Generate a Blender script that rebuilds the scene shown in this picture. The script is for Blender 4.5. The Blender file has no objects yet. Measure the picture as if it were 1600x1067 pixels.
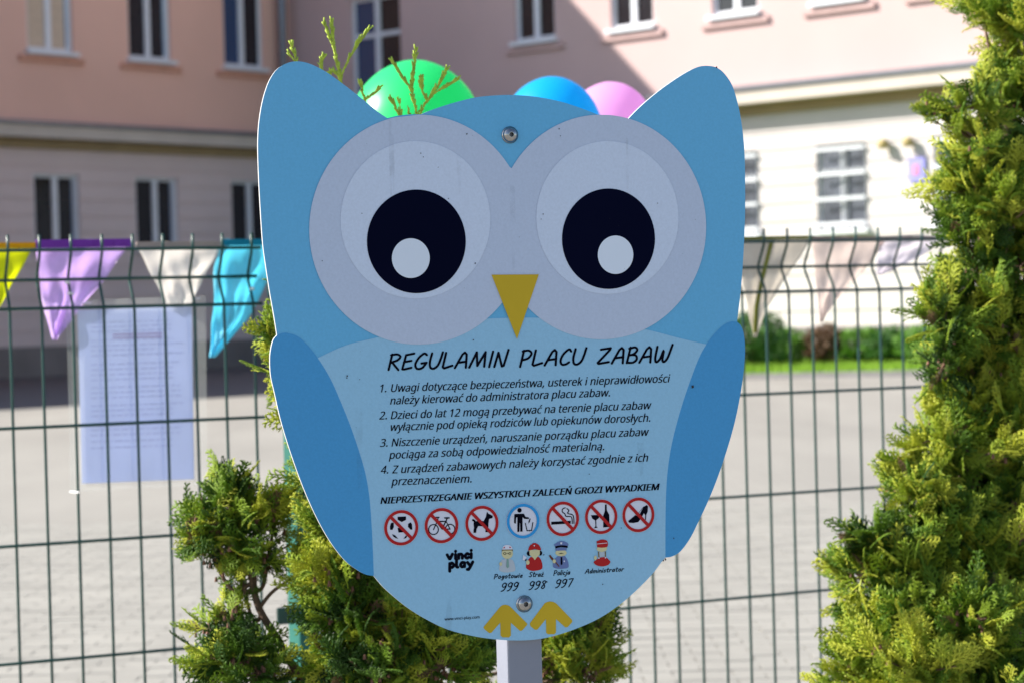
import bpy, bmesh, math, random
import numpy as np
from mathutils import Vector, Matrix
from mathutils.geometry import tessellate_polygon

S = bpy.context.scene
COL = S.collection
R = math.radians
random.seed(7)
rng = np.random.default_rng(7)

# ------------------------------------------------------------------ camera
FPX = 3600.0                      # focal length in photo pixels (photo is 1600 wide)
CAMZ = 1.2
pitch, roll = math.atan(38.5 / FPX), 0.027
F_ = Vector((0, math.cos(pitch), -math.sin(pitch)))
R0 = Vector((1, 0, 0)); U0 = Vector((0, math.sin(pitch), math.cos(pitch)))
R_ = math.cos(roll) * R0 - math.sin(roll) * U0
U_ = math.sin(roll) * R0 + math.cos(roll) * U0
cam_d = bpy.data.cameras.new('camera'); cam = bpy.data.objects.new('camera', cam_d); COL.objects.link(cam)
cam.matrix_world = Matrix(((R_.x, U_.x, -F_.x, 0), (R_.y, U_.y, -F_.y, 0), (R_.z, U_.z, -F_.z, CAMZ), (0, 0, 0, 1)))
cam_d.sensor_width = 36; cam_d.lens = FPX / 1600 * 36
cam_d.clip_start = 0.05; cam_d.clip_end = 2000
cam_d.dof.use_dof = True; cam_d.dof.focus_distance = 2.27; cam_d.dof.aperture_fstop = 10.5
cam_d.dof.aperture_blades = 7
S.camera = cam
CAM = Vector((0, 0, CAMZ))

# ------------------------------------------------------------------ light
SUN_TRAVEL = Vector((1.52, -0.03, 0)).normalized()
SUN_EL = R(36.5)
W = bpy.data.worlds.new('World'); S.world = W; W.use_nodes = True
nt = W.node_tree; nt.nodes.clear()
sky = nt.nodes.new('ShaderNodeTexSky'); sky.sky_type = 'NISHITA'; sky.sun_disc = False
sky.sun_elevation = SUN_EL
tosun = -SUN_TRAVEL
sky.sun_rotation = math.atan2(tosun.x, tosun.y)
sky.air_density = 1.0; sky.dust_density = 1.0; sky.ozone_density = 1.0
bg = nt.nodes.new('ShaderNodeBackground'); bg.inputs['Strength'].default_value = 0.105
wo = nt.nodes.new('ShaderNodeOutputWorld')
nt.links.new(sky.outputs[0], bg.inputs[0]); nt.links.new(bg.outputs[0], wo.inputs[0])
sl = bpy.data.lights.new('sun', 'SUN'); sl.energy = 5.0; sl.angle = R(0.53); sl.color = (1.0, 0.94, 0.85)
so = bpy.data.objects.new('sun', sl); COL.objects.link(so)
dvec = Vector((SUN_TRAVEL.x * math.cos(SUN_EL), SUN_TRAVEL.y * math.cos(SUN_EL), -math.sin(SUN_EL)))
so.rotation_euler = dvec.to_track_quat('-Z', 'Y').to_euler()
so.location = (-20, 0, 20)
S.view_settings.view_transform = 'Standard'; S.view_settings.look = 'None'
S.view_settings.exposure = 1.0; S.view_settings.gamma = 1.0
S.view_settings.use_curve_mapping = False

# ------------------------------------------------------------------ helpers
def ray(px, py):
    return F_ + R_ * ((px - 800) / FPX) - U_ * ((py - 533.5) / FPX)
def at(px, py, y):                # point on the plane Y=y seen at a photo pixel
    r = ray(px, py); return CAM + r * (y / r.y)

def mat(name, col, rough=0.6, var=0.0, vscale=20, bump=0.0, bscale=80, metal=0.0, spec=0.5, transl=0.0, coat=0.0, detail=4, col2=None):
    m = bpy.data.materials.new(name); m.use_nodes = True
    n = m.node_tree; b = n.nodes['Principled BSDF']
    b.inputs['Roughness'].default_value = rough; b.inputs['Metallic'].default_value = metal
    b.inputs['Specular IOR Level'].default_value = spec
    b.inputs['Coat Weight'].default_value = coat; b.inputs['Coat Roughness'].default_value = 0.15
    c4 = (*col, 1)
    b.inputs['Base Color'].default_value = c4
    tc = n.nodes.new('ShaderNodeTexCoord')
    if var > 0:
        nz = n.nodes.new('ShaderNodeTexNoise'); nz.inputs['Scale'].default_value = vscale; nz.inputs['Detail'].default_value = detail
        n.links.new(tc.outputs['Object'], nz.inputs['Vector'])
        mx = n.nodes.new('ShaderNodeMix'); mx.data_type = 'RGBA'
        lo = col2 if col2 else tuple(c * (1 - var) for c in col)
        hi = col if col2 else tuple(min(1, c * (1 + var * 0.6)) for c in col)
        mx.inputs[6].default_value = (*lo, 1); mx.inputs[7].default_value = (*hi, 1)
        rp = n.nodes.new('ShaderNodeMapRange'); rp.inputs[1].default_value = 0.3; rp.inputs[2].default_value = 0.7
        n.links.new(nz.outputs['Fac'], rp.inputs[0]); n.links.new(rp.outputs[0], mx.inputs[0])
        n.links.new(mx.outputs[2], b.inputs['Base Color'])
    if bump > 0:
        nb = n.nodes.new('ShaderNodeTexNoise'); nb.inputs['Scale'].default_value = bscale; nb.inputs['Detail'].default_value = 3
        n.links.new(tc.outputs['Object'], nb.inputs['Vector'])
        bp = n.nodes.new('ShaderNodeBump'); bp.inputs['Strength'].default_value = bump; bp.inputs['Distance'].default_value = 0.01
        n.links.new(nb.outputs['Fac'], bp.inputs['Height']); n.links.new(bp.outputs[0], b.inputs['Normal'])
    if transl > 0:
        out = n.nodes['Material Output']
        tr = n.nodes.new('ShaderNodeBsdfTranslucent')
        src = b.inputs['Base Color'].links[0].from_socket if b.inputs['Base Color'].links else None
        if src: n.links.new(src, tr.inputs['Color'])
        else: tr.inputs['Color'].default_value = c4
        ms = n.nodes.new('ShaderNodeMixShader'); ms.inputs[0].default_value = transl
        n.links.new(b.outputs[0], ms.inputs[1]); n.links.new(tr.outputs[0], ms.inputs[2]); n.links.new(ms.outputs[0], out.inputs[0])
    return m

class MB:
    def __init__(s): s.v = []; s.f = []; s.m = []
    def face(s, pts, mi=0):
        i = len(s.v); s.v += [Vector(p) for p in pts]; s.f.append(list(range(i, i + len(pts)))); s.m.append(mi)
    def box(s, c, sx, sy, sz, ax=None, mi=0):
        ax = ax or (Vector((1, 0, 0)), Vector((0, 1, 0)), Vector((0, 0, 1)))
        c = Vector(c); i = len(s.v)
        for dz in (-1, 1):
            for dy in (-1, 1):
                for dx in (-1, 1):
                    s.v.append(c + ax[0] * (dx * sx / 2) + ax[1] * (dy * sy / 2) + ax[2] * (dz * sz / 2))
        for q in ((0, 2, 3, 1), (4, 5, 7, 6), (0, 1, 5, 4), (2, 6, 7, 3), (0, 4, 6, 2), (1, 3, 7, 5)):
            s.f.append([i + k for k in q]); s.m.append(mi)
    def tube(s, pts, r, n=6, mi=0, r1=None, cap=True):
        pts = [Vector(p) for p in pts]; i0 = len(s.v); m = len(pts)
        ref = Vector((0.13, 0.97, 0.2)).normalized()
        for k, p in enumerate(pts):
            d = (pts[min(k + 1, m - 1)] - pts[max(k - 1, 0)]).normalized()
            if abs(d.dot(ref)) > 0.97: a = d.cross(Vector((1, 0, 0))).normalized()
            else: a = d.cross(ref).normalized()
            b = d.cross(a)
            rr = r if r1 is None else r + (r1 - r) * k / max(1, m - 1)
            for j in range(n):
                t = 2 * math.pi * j / n
                s.v.append(p + a * (math.cos(t) * rr) + b * (math.sin(t) * rr))
        for k in range(m - 1):
            for j in range(n):
                s.f.append([i0 + k * n + j, i0 + k * n + (j + 1) % n, i0 + (k + 1) * n + (j + 1) % n, i0 + (k + 1) * n + j]); s.m.append(mi)
        if cap:
            s.f.append([i0 + j for j in range(n)][::-1]); s.m.append(mi)
            s.f.append([i0 + (m - 1) * n + j for j in range(n)]); s.m.append(mi)
    def build(s, name, mats, parent=None, smooth=False, bevel=0):
        me = bpy.data.meshes.new(name); me.from_pydata([tuple(v) for v in s.v], [], s.f)
        if not isinstance(mats, (list, tuple)): mats = [mats]
        for m in mats: me.materials.append(m)
        me.polygons.foreach_set('material_index', s.m)
        if smooth: me.polygons.foreach_set('use_smooth', [True] * len(s.f))
        me.update()
        o = bpy.data.objects.new(name, me); COL.objects.link(o)
        if parent: attach(o, parent)
        if bevel:
            b = o.modifiers.new('bevel', 'BEVEL'); b.width = bevel; b.segments = 2; b.limit_method = 'ANGLE'
        return o

def attach(o, parent):
    o.parent = parent
    o.matrix_parent_inverse = WM[parent.name].inverted() if parent.name in WM else Matrix.Identity(4)
WM = {}
def thing(name, loc, label, cat, group=None):
    o = bpy.data.objects.new(name, None); COL.objects.link(o); o.location = loc; o.empty_display_size = 0.1
    WM[o.name] = Matrix.Translation(loc)
    return tag(o, label, cat, group)
def tag(o, label=None, cat=None, group=None, kind=None):
    if label: o['label'] = label
    if cat: o['category'] = cat
    if group: o['group'] = group
    if kind: o['kind'] = kind
    return o

def catmull(P, n=6, closed=False):
    P = [Vector(p) for p in P]; out = []
    m = len(P)
    if m < 3: return P
    rngk = range(m if closed else m - 1)
    for k in rngk:
        p0 = P[(k - 1) % m] if (closed or k > 0) else P[0] * 2 - P[1]
        p1 = P[k]; p2 = P[(k + 1) % m]
        p3 = P[(k + 2) % m] if (closed or k + 2 < m) else P[-1] * 2 - P[-2]
        for i in range(n):
            t = i / n
            out.append(0.5 * ((2 * p1) + (p2 - p0) * t + (2 * p0 - 5 * p1 + 4 * p2 - p3) * t * t + (3 * p1 - p0 - 3 * p2 + p3) * t ** 3))
    if not closed: out.append(P[-1])
    return out

# ------------------------------------------------------------------ materials
M = {}
M['face_blue'] = mat('face_blue', (0.115, 0.39, 0.64), 0.5, 0.05, 420, 0.05, 900, spec=0.25)
M['wing_blue'] = mat('wing_blue', (0.052, 0.28, 0.56), 0.5, 0.05, 420, 0.05, 900, spec=0.25)
M['belly_blue'] = mat('belly_blue', (0.26, 0.485, 0.67), 0.5, 0.05, 420, 0.05, 900, spec=0.25)
M['ring_grey'] = mat('ring_grey', (0.445, 0.51, 0.65), 0.5, 0.05, 420, 0.05, 900, spec=0.25)
M['inner_grey'] = mat('inner_grey', (0.53, 0.60, 0.74), 0.5, 0.05, 420, 0.05, 900, spec=0.25)
M['pupil'] = mat('pupil_navy', (0.0015, 0.0025, 0.014), 0.6, 0.1, 9, spec=0.02)
M['highlight'] = mat('eye_highlight', (0.62, 0.68, 0.78), 0.5, 0.03, 9, spec=0.25)
M['yellow'] = mat('beak_yellow', (0.50, 0.34, 0.012), 0.5, 0.06, 12, spec=0.25)
M['black'] = mat('print_black', (0.002, 0.002, 0.007), 0.6, spec=0.03)
M['white_print'] = mat('print_white', (0.60, 0.62, 0.72), 0.5, spec=0.25)
M['red'] = mat('print_red', (0.38, 0.008, 0.01), 0.5, spec=0.2)
M['ring_blue'] = mat('print_ring_blue', (0.02, 0.27, 0.62), 0.5, spec=0.2)
M['skin'] = mat('print_skin', (0.56, 0.52, 0.30), 0.5, spec=0.2)
M['coat'] = mat('print_coat', (0.40, 0.46, 0.52), 0.5, spec=0.2)
M['tie'] = mat('print_tie', (0.16, 0.30, 0.27), 0.5, spec=0.2)
M['hair'] = mat('print_hair', (0.16, 0.12, 0.05), 0.5, spec=0.2)
M['uniform'] = mat('print_uniform', (0.12, 0.17, 0.36), 0.5, spec=0.2)
M['baton'] = mat('print_baton', (0.12, 0.03, 0.015), 0.5, spec=0.2)
M['core'] = mat('board_core', (0.5, 0.51, 0.51), 0.5, 0.08, 40)
M['steel'] = mat('bolt_steel', (0.33, 0.33, 0.34), 0.2, 0.1, 300, metal=1.0)
M['socket'] = mat('socket_dark', (0.10, 0.10, 0.11), 0.4, metal=0.8)
M['post_paint'] = mat('post_paint', (0.20, 0.215, 0.27), 0.45, 0.06, 15, 0.05, 300)
M['dirt'] = mat('dirt_speck', (0.02, 0.02, 0.025), 0.8)
M['wire'] = mat('fence_green', (0.008, 0.055, 0.045), 0.35, 0.2, 40, spec=0.5)
M['fpost'] = mat('fence_post_green', (0.003, 0.115, 0.09), 0.4, 0.12, 25, spec=0.5)
M['pink_r'] = mat('pale_pink_plaster', (0.56, 0.41, 0.395), 0.9, 0.06, 0.35, 0.3, 60)
M['pink'] = mat('pink_plaster', (0.82, 0.50, 0.40), 0.9, 0.07, 0.35, 0.3, 60)
M['greywall'] = mat('grey_plaster', (0.68, 0.57, 0.56), 0.9, 0.07, 0.5, 0.3, 60)
M['whitewall'] = mat('white_plaster', (0.62, 0.58, 0.57), 0.9, 0.07, 0.5, 0.3, 60)
M['plinth'] = mat('plinth_render', (0.22, 0.20, 0.195), 0.9, 0.15, 1.2, 0.3, 40)
M['trim'] = mat('cornice_beige', (0.56, 0.50, 0.44), 0.85, 0.08, 1.0)
M['ochre'] = mat('cornice_ochre', (0.36, 0.27, 0.15), 0.85, 0.1, 1.0)
M['zinc'] = mat('zinc_flashing', (0.20, 0.21, 0.24), 0.4, 0.15, 2, metal=0.5)
M['wframe'] = mat('window_white', (0.74, 0.77, 0.82), 0.35, 0.04, 5)
M['glass'] = mat('window_glass_dark', (0.018, 0.018, 0.022), 0.08, 0.3, 1.0, spec=0.6)
M['glassblue'] = mat('window_glass_blue', (0.02, 0.06, 0.15), 0.08, spec=0.8)
M['curtain'] = mat('cream_curtain', (0.62, 0.48, 0.36), 0.9, 0.1, 8)
M['sash'] = mat('open_sash_glass', (0.22, 0.30, 0.42), 0.12, spec=0.8)  # sky reflection put into the bluish pane colour
M['sillpink'] = mat('sill_band', (0.64, 0.33, 0.24), 0.9, 0.1, 3)
M['sillpink_r'] = mat('sill_band_pale', (0.54, 0.38, 0.365), 0.9, 0.1, 3)
M['glasslight'] = mat('window_glass_blind', (0.20, 0.22, 0.27), 0.2, 0.4, 1.5, spec=0.6)
M['roof'] = mat('roof_tile', (0.25, 0.08, 0.05), 0.8, 0.2, 3)
M['grille'] = mat('grille_grey', (0.10, 0.11, 0.12), 0.5, 0.1, 9)

# ground
def ground_material():
    m = mat('paving', (0.36, 0.335, 0.30), 0.85, 0.0)
    n = m.node_tree; b = n.nodes['Principled BSDF']; tc = [x for x in n.nodes if x.type == 'TEX_COORD'][0]
    br = n.nodes.new('ShaderNodeTexBrick'); br.inputs['Scale'].default_value = 1.0
    br.inputs['Brick Width'].default_value = 0.2; br.inputs['Row Height'].default_value = 0.1; br.inputs['Mortar Size'].default_value = 0.005
    br.inputs['Color1'].default_value = (0.305, 0.289, 0.255, 1); br.inputs['Color2'].default_value = (0.288, 0.272, 0.24, 1)
    br.inputs['Mortar'].default_value = (0.24, 0.225, 0.20, 1)
    n.links.new(tc.outputs['Object'], br.inputs['Vector'])
    nz = n.nodes.new('ShaderNodeTexNoise'); nz.inputs['Scale'].default_value = 0.7; nz.inputs['Detail'].default_value = 5
    mp = n.nodes.new('ShaderNodeMapping'); mp.inputs['Rotation'].default_value = (0, 0, 0.7); mp.inputs['Scale'].default_value = (1.0, 0.25, 1)
    n.links.new(tc.outputs['Object'], mp.inputs[0]); n.links.new(mp.outputs[0], nz.inputs['Vector'])
    mr = n.nodes.new('ShaderNodeMapRange'); mr.inputs[1].default_value = 0.35; mr.inputs[2].default_value = 0.7; mr.inputs[3].default_value = 0.86; mr.inputs[4].default_value = 1.06
    n.links.new(nz.outputs['Fac'], mr.inputs[0])
    mu = n.nodes.new('ShaderNodeMix'); mu.data_type = 'RGBA'; mu.blend_type = 'MULTIPLY'; mu.inputs[0].default_value = 1
    n.links.new(br.outputs['Color'], mu.inputs[6]); n.links.new(mr.outputs[0], mu.inputs[7]); n.links.new(mu.outputs[2], b.inputs['Base Color'])
    return m
M['paving'] = ground_material()
M['paver'] = mat('paver_block', (0.302, 0.288, 0.254), 0.85, 0.12, 2.2, 0.2, 60)
M['grass'] = mat('grass', (0.22, 0.38, 0.03), 0.9, 0.25, 1.5, transl=0.25)
M['kerb'] = mat('kerb_concrete', (0.36, 0.34, 0.32), 0.9, 0.1, 3)

# ------------------------------------------------------------------ ground
g = MB(); g.face([(-400, -60, 0), (400, -60, 0), (400, 600, 0), (-400, 600, 0)])
ground = tag(g.build('ground', M['paving']), kind='structure')
pv = MB()
for iy in range(78):
    for ix in range(34):
        x = -3.4 + ix * 0.2 + (0.1 if iy % 2 else 0); y = 6.4 + iy * 0.1
        h = 0.006 + random.uniform(0, 0.0025)
        pv.box((x, y, h / 2 + 0.001), 0.1955, 0.0955, h)
tag(pv.build('paver_blocks', M['paver'], ground), kind='stuff')

# ------------------------------------------------------------------ school building
CORNER = Vector((-6.05, 65.0, 0))
NR = Vector((0.743, -0.669, 0)).normalized()        # along the right wing, away from the corner
WL = -Vector((0.669, 0.743, 0)).normalized()        # along the left wing, towards the camera
def s_right(px):                                    # photo column (at horizon level) -> metres along the right wing
    z = 65 * 3665 / (px + 3200); return (Vector(((px - 800) / FPX * z, z, 0)) - CORNER).length
def s_left(px):
    z = 65 * 3575 / (4040 - px); return (Vector(((px - 800) / FPX * z, z, 0)) - CORNER).length
bld = thing('school_building', CORNER, 'two-wing school building with pink upper storey, grey ground floor and long cornice across the courtyard', 'building')
Z = Vector((0, 0, 1))

def facade(d, nrm, s0, s1, z0, z1, holes, m, name, thick=0.4, joints=()):
    """wall of thickness with holes (a,b,lo,hi); joints = recessed horizontal joints"""
    ss = sorted({s0, s1, *[h[0] for h in holes], *[h[1] for h in holes]})
    zz = {z0, z1}
    for h in holes:
        for q in (h[2], h[3]):
            if z0 < q < z1: zz.add(q)
    jz = []
    for j in joints:
        zz.add(j); zz.add(j + 0.05); jz.append(j)
    zz = sorted(q for q in zz if z0 <= q <= z1)
    b = MB()
    for i in range(len(ss) - 1):
        for k in range(len(zz) - 1):
            sc, zc = (ss[i] + ss[i + 1]) / 2, (zz[k] + zz[k + 1]) / 2
            if any(h[0] < sc < h[1] and h[2] < zc < h[3] for h in holes): continue
            rec = 0.035 if any(j < zc < j + 0.05 for j in jz) else 0.0
            c = CORNER + d * sc - nrm * (thick / 2 + rec / 2) + Z * zc
            b.box(c, ss[i + 1] - ss[i], thick - rec, zz[k + 1] - zz[k], (d, nrm, Z))
    return b.build(name, m, bld)

def window(d, nrm, a, b_, lo, hi, pane='glass', style='casement', grille=False, sill=True):
    wdt, hgt = b_ - a, hi - lo
    fr = MB(); ax = (d, nrm, Z); dep = 0.12
    def bx(mb, s, z, w, h, dd=0.06, off=0.0): mb.box(CORNER + d * (a + s) + Z * (lo + z) - nrm * (dep + off), w, dd, h, ax)
    t = 0.09
    bx(fr, t / 2, hgt / 2, t, hgt); bx(fr, wdt - t / 2, hgt / 2, t, hgt)
    bx(fr, wdt / 2, t / 2, wdt - 2 * t, t); bx(fr, wdt / 2, hgt - t / 2, wdt - 2 * t, t)
    bx(fr, wdt / 2, hgt / 2, 0.17, hgt - 2 * t, 0.08)
    if style == 'transom' or grille: bx(fr, wdt / 4, hgt * 0.68, wdt / 2 - t - .09, 0.12, .05); bx(fr, wdt * .75, hgt * 0.68, wdt / 2 - t - .09, 0.12, .05)
    f = fr.build('window', M['wframe'], bld)
    for q in (0, 1):
        p = MB(); x0 = t if q == 0 else wdt / 2 + 0.085; x1 = wdt / 2 - 0.085 if q == 0 else wdt - t
        bx(p, (x0 + x1) / 2, hgt / 2, x1 - x0, hgt - 2 * t, 0.02, 0.03)
        mt = pane if isinstance(pane, str) else pane[q]
        po = p.build('pane', M[mt]); sub(po, f)
    if style == 'open':
        p = MB(); ang = R(55); dd = (d * math.cos(ang) - nrm * math.sin(ang)); nn = dd.cross(Z)
        wd = wdt / 2 - 0.05
        c = CORNER + d * (a + 0.08) + Z * (lo + hgt / 2) - nrm * 0.06 + dd * wd / 2
        p.box(c, wd, 0.05, hgt - 0.12, (dd, nn, Z)); so_ = p.build('open_sash', M['wframe']); sub(so_, f)
        p = MB(); p.box(c, wd - 0.14, 0.065, hgt - 0.3, (dd, nn, Z)); sub(p.build('pane', M['sash']), f)
    if sill:
        p = MB(); p.box(CORNER + d * (a + wdt / 2) + Z * (lo - 0.06) + nrm * 0.02, wdt + 0.16, 0.30, 0.10, ax)
        sub(p.build('sill', M['wframe']), f)
        p = MB(); p.box(CORNER + d * (a + wdt / 2) + Z * (lo - 0.22) + nrm * 0.04, wdt + 0.6, 0.09, 0.14, ax)
        if lo > 6.5: sub(p.build('sill_moulding', M['sillpink'] if d is WL else M['sillpink_r']), f)
    if grille:
        p = MB()
        for k in range(9): bx(p, 0.06 + k * (wdt - 0.12) / 8, hgt / 2, 0.03, hgt, 0.03, -0.17)
        sub(p.build('grille_bars', M['grille']), f)
        for k in range(4):
            p = MB(); bx(p, wdt / 2, 0.12 + k * (hgt - 0.24) / 3, wdt, 0.075, 0.03, -0.205)
            sub(p.build('grille_rail', M['wframe']), f)
    return f
def sub(o, parent):
    o.parent = parent; o.matrix_parent_inverse = Matrix.Identity(4)
    # parents were attached with an inverse of the building's world matrix, so their own world matrix is identity

NL = NR                                             # outward normal of the left wing
NRW = WL                                            # outward normal of the right wing
HM = 18.95                                          # eaves height of the main wings
LW_LEN = 12.2
# window openings
LU = [(s_left(x) - .72, s_left(x) + .72) for x in (93, 248, 394)]
LL = [(s_left(x) - .72, s_left(x) + .72) for x in (96, 252, 399)]
RU = [(s_right(x) - .68, s_right(x) + .68) for x in (849, 1001, 1162, 1325, 1488, 1650)]
RL = [(s_right(x) - .68, s_right(x) + .68) for x in (849, 1001, 1155, 1321, 1508, 1670)]
ST = (s_right(600) - .95, s_right(600) + .95)
up_z, up_top = 8.28, 10.4
holesL = [(a, b, up_z, up_top) for a, b in LU] + [(a, b, 12.3, 14.4) for a, b in LU]
holesLl = [(a, b, 3.25, 5.15) for a, b in LL]
holesR = [(a, b, up_z - .05, up_top) for a, b in RU] + [(a, b, 12.3, 14.4) for a, b in RU] + [(ST[0], ST[1], 6.75, 10.0)]
holesRl = [(a, b, 3.0, 4.95) for a, b in RL]
RLEN = 27.0
J = [1.1 + .42 * k for k in range(11)]
facade(WL, NL, 0, LW_LEN, 6.42, HM, holesL, M['pink'], 'upper_wall')
facade(WL, NL, 0, LW_LEN, .78, 6.42, holesLl, M['greywall'], 'lower_wall', joints=[j for j in J if not (3.2 < j < 3.3 or 5.1 < j < 5.2)])
facade(NR, NRW, 0, RLEN, 6.42, HM, holesR, M['pink_r'], 'upper_wall')
facade(NR, NRW, 0, RLEN, .78, 6.42, holesRl, M['whitewall'], 'lower_wall', joints=J)
for d, n_, L in ((WL, NL, LW_LEN), (NR, NRW, RLEN)):
    b = MB(); b.box(CORNER + d * (L / 2 + .08) - n_ * .14 + Z * .39, L - .16, .44, .78, (d, n_, Z)); b.build('plinth', M['plinth'], bld)
    o0 = .0
    for (z0, z1, out, mt, nm) in ((6.33, 6.43, .60, 'zinc', 'cornice_flashing'), (6.02, 6.328, .54, 'trim', 'cornice_band'), (5.78, 6.018, .12, 'ochre', 'cornice_moulding')):
        b = MB(); b.box(CORNER + d * (L / 2 + out / 2 + .003) + n_ * (out / 2 + .002) + Z * ((z0 + z1) / 2), L - out, out, z1 - z0, (d, n_, Z)); b.build(nm, M[mt], bld)
    b = MB(); b.box(CORNER + d * (L / 2) - n_ * 6.0 + Z * (HM + .15), L + 1.0, 12.2, .3, (d, n_, Z)); b.build('roof', M['roof'], bld)
    b = MB(); b.box(CORNER + d * (L / 2) - n_ * 11.8 + Z * (HM / 2), L, .4, HM - .02, (d, n_, Z))
    b.box(CORNER + d * (L - .2) - n_ * 6 + Z * (HM / 2 - .05), .38, 11.1, HM - .12, (d, n_, Z))
    b.build('rear_wall', M['pink'], bld)
for (a, b_), pn, st in zip(LU, (('curtain', 'curtain'), ('glass', 'glass'), ('glass', 'glassblue')), ('open', 'open', 'casement')):
    window(WL, NL, a, b_, up_z, up_top, pn, st)
for (a, b_) in LU: window(WL, NL, a, b_, 12.3, 14.4)
for (a, b_) in LL: window(WL, NL, a, b_, 3.25, 5.15, 'glass', 'open')
for (a, b_) in RU: window(NR, NRW, a, b_, up_z - .05, up_top); window(NR, NRW, a, b_, 12.3, 14.4)
for (a, b_) in RL: window(NR, NRW, a, b_, 3.0, 4.95, 'glasslight', 'casement', grille=True)
window(NR, NRW, ST[0], ST[1], 6.75, 10.0, ('glassblue', 'glass'), 'transom', sill=False)
b = MB(); b.tube([CORNER + NR * .28 + NRW * .5 + Z * .1, CORNER + NR * .28 + NRW * .5 + Z * HM], .13, 10); b.build('downpipe', M['zinc'], bld, True)
# two added blocks outside the frame, there only to cast shade on the yard
b = MB(); c = CORNER + WL * (LW_LEN + 2.4) - NL * 6 + Z * 6.0
b.box(c, 4.75, 12, 12.0, (WL, NL, Z)); b.build('wing_shadow_block', M['pink'], bld)
shadow_blk = thing('yard_shadow_block', CORNER + WL * 28, 'plain pink block added out of view left of the courtyard to shade the yard', 'building')
b = MB(); c = CORNER + WL * 29 + NL * 1.2 + Z * 5.0; b.box(c, 23.5, 14.4, 10.0, (WL, NL, Z)); b.build('wall', M['pink'], shadow_blk)
b = MB(); b.box(CORNER + WL * 29 + NL * 1.2 + Z * 10.1, 23.9, 14.8, .16, (WL, NL, Z)); b.build('roof', M['roof'], shadow_blk)

# wall fittings on the right wing
def on_right(px_h, z, off=0.0): return CORNER + NR * s_right(px_h) + NRW * off + Z * z
for px, nm in ((1394, 'left'), (1433, 'right')):
    c = on_right(px, 4.85, .18)
    t_ = thing('wall_lamp', c, 'small brass wall lamp on the white wall, %s' % ('left one, nearer the barred window' if nm == 'left' else 'right one, directly above the plaque'), 'lamp', 'brass wall lamps above the plaque')
    b = MB(); b.tube([c + Z * -.11, c + Z * .02, c + Z * .1], .13, 8, r1=.09); b.build('lamp_shade', mat('lamp_brass', (.42, .33, .13), .5), t_, True)
    b = MB(); b.box(c - NRW * .1 + Z * .02, .08, .14, .08, (NR, NRW, Z)); b.build('bracket', M['grille'], t_)
c = on_right(1441, 4.22, .05)
t_ = thing('wall_plaque', c, 'small blue plaque with a pinkish red emblem on the white ground-floor wall', 'sign')
b = MB(); b.box(c, .44, .05, .52, (NR, NRW, Z)); b.build('plate', mat('plaque_blue', (.30, .30, .72), .5), t_)
b = MB(); b.box(c + NRW * .035,   .15, .02, .22, (NR, NRW, Z)); b.build('emblem', mat('plaque_emblem', (.70, .25, .42), .5), t_)
c = on_right(672, 7.62, .14)
t_ = thing('wall_floodlight', c, 'small dark round floodlight on the shaded mauve wall above the green balloon', 'lamp')
b = MB(); b.tube([c, c + NRW * .08, c + NRW * .2], .12, 10); b.build('lamp_head', M['grille'], t_, True)
b = MB(); b.box(c - NRW * .06, .05, .12, .05, (NR, NRW, Z)); b.build('bracket', M['grille'], t_)

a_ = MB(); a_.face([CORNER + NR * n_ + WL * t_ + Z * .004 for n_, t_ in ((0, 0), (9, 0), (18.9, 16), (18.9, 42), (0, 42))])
tag(a_.build('yard_shade_sheet', mat('painted_yard_shade', (.085, .082, .088), .9, .15, .8)), kind='structure')  # dark sheet: the building's shade on the yard put into the ground colour
# grass strip + shrubs along the right wing
q0 = CORNER + NR * 1.0; 
g = MB()
A = CORNER + NR * 7 + NRW * .3; B = CORNER + NR * 27 + NRW * .3
def lawn_pt(px, dist): 
    return Vector(((px - 800) / FPX * dist, dist, 0))
Lp = [CORNER + NR * 9.5 + NRW * .35, CORNER + NR * 26 + NRW * .35, Vector((14.5, 37.6, 0)), Vector((3.2, 40.6, 0))]
g.face([p + Z * .06 for p in Lp])
for i in range(4):
    a, c = Lp[i], Lp[(i + 1) % 4]; g.face([a, c, c + Z * .06, a + Z * .06])
lawn = tag(g.build('lawn', M['grass']), kind='structure')
gb = MB()
for i in range(16000):
    u, v = random.random(), random.random()
    p = (Lp[0].lerp(Lp[1], u)).lerp(Lp[3].lerp(Lp[2], u), v ** .6); a = random.uniform(0, 6.28); h = random.uniform(.06, .13)
    dx = Vector((math.cos(a), math.sin(a), 0)) * .015
    gb.face([p + Z * .05 - dx, p + Z * .05 + dx, p + Z * (.05 + h) + Vector((random.uniform(-.04, .04), random.uniform(-.04, .04), 0))])
tag(gb.build('grass_blades', M['grass']), 'short bright green lawn grass in front of the shrubs', 'grass', kind='stuff')
k = MB(); k.box((Lp[2] + Lp[3]) / 2 + Vector((0, -.08, .05)), (Lp[2] - Lp[3]).length, .1, .1, ((Lp[2] - Lp[3]).normalized(), Z.cross((Lp[2] - Lp[3]).normalized()), Z))
tag(k.build('kerb', M['kerb']), kind='structure')

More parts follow.
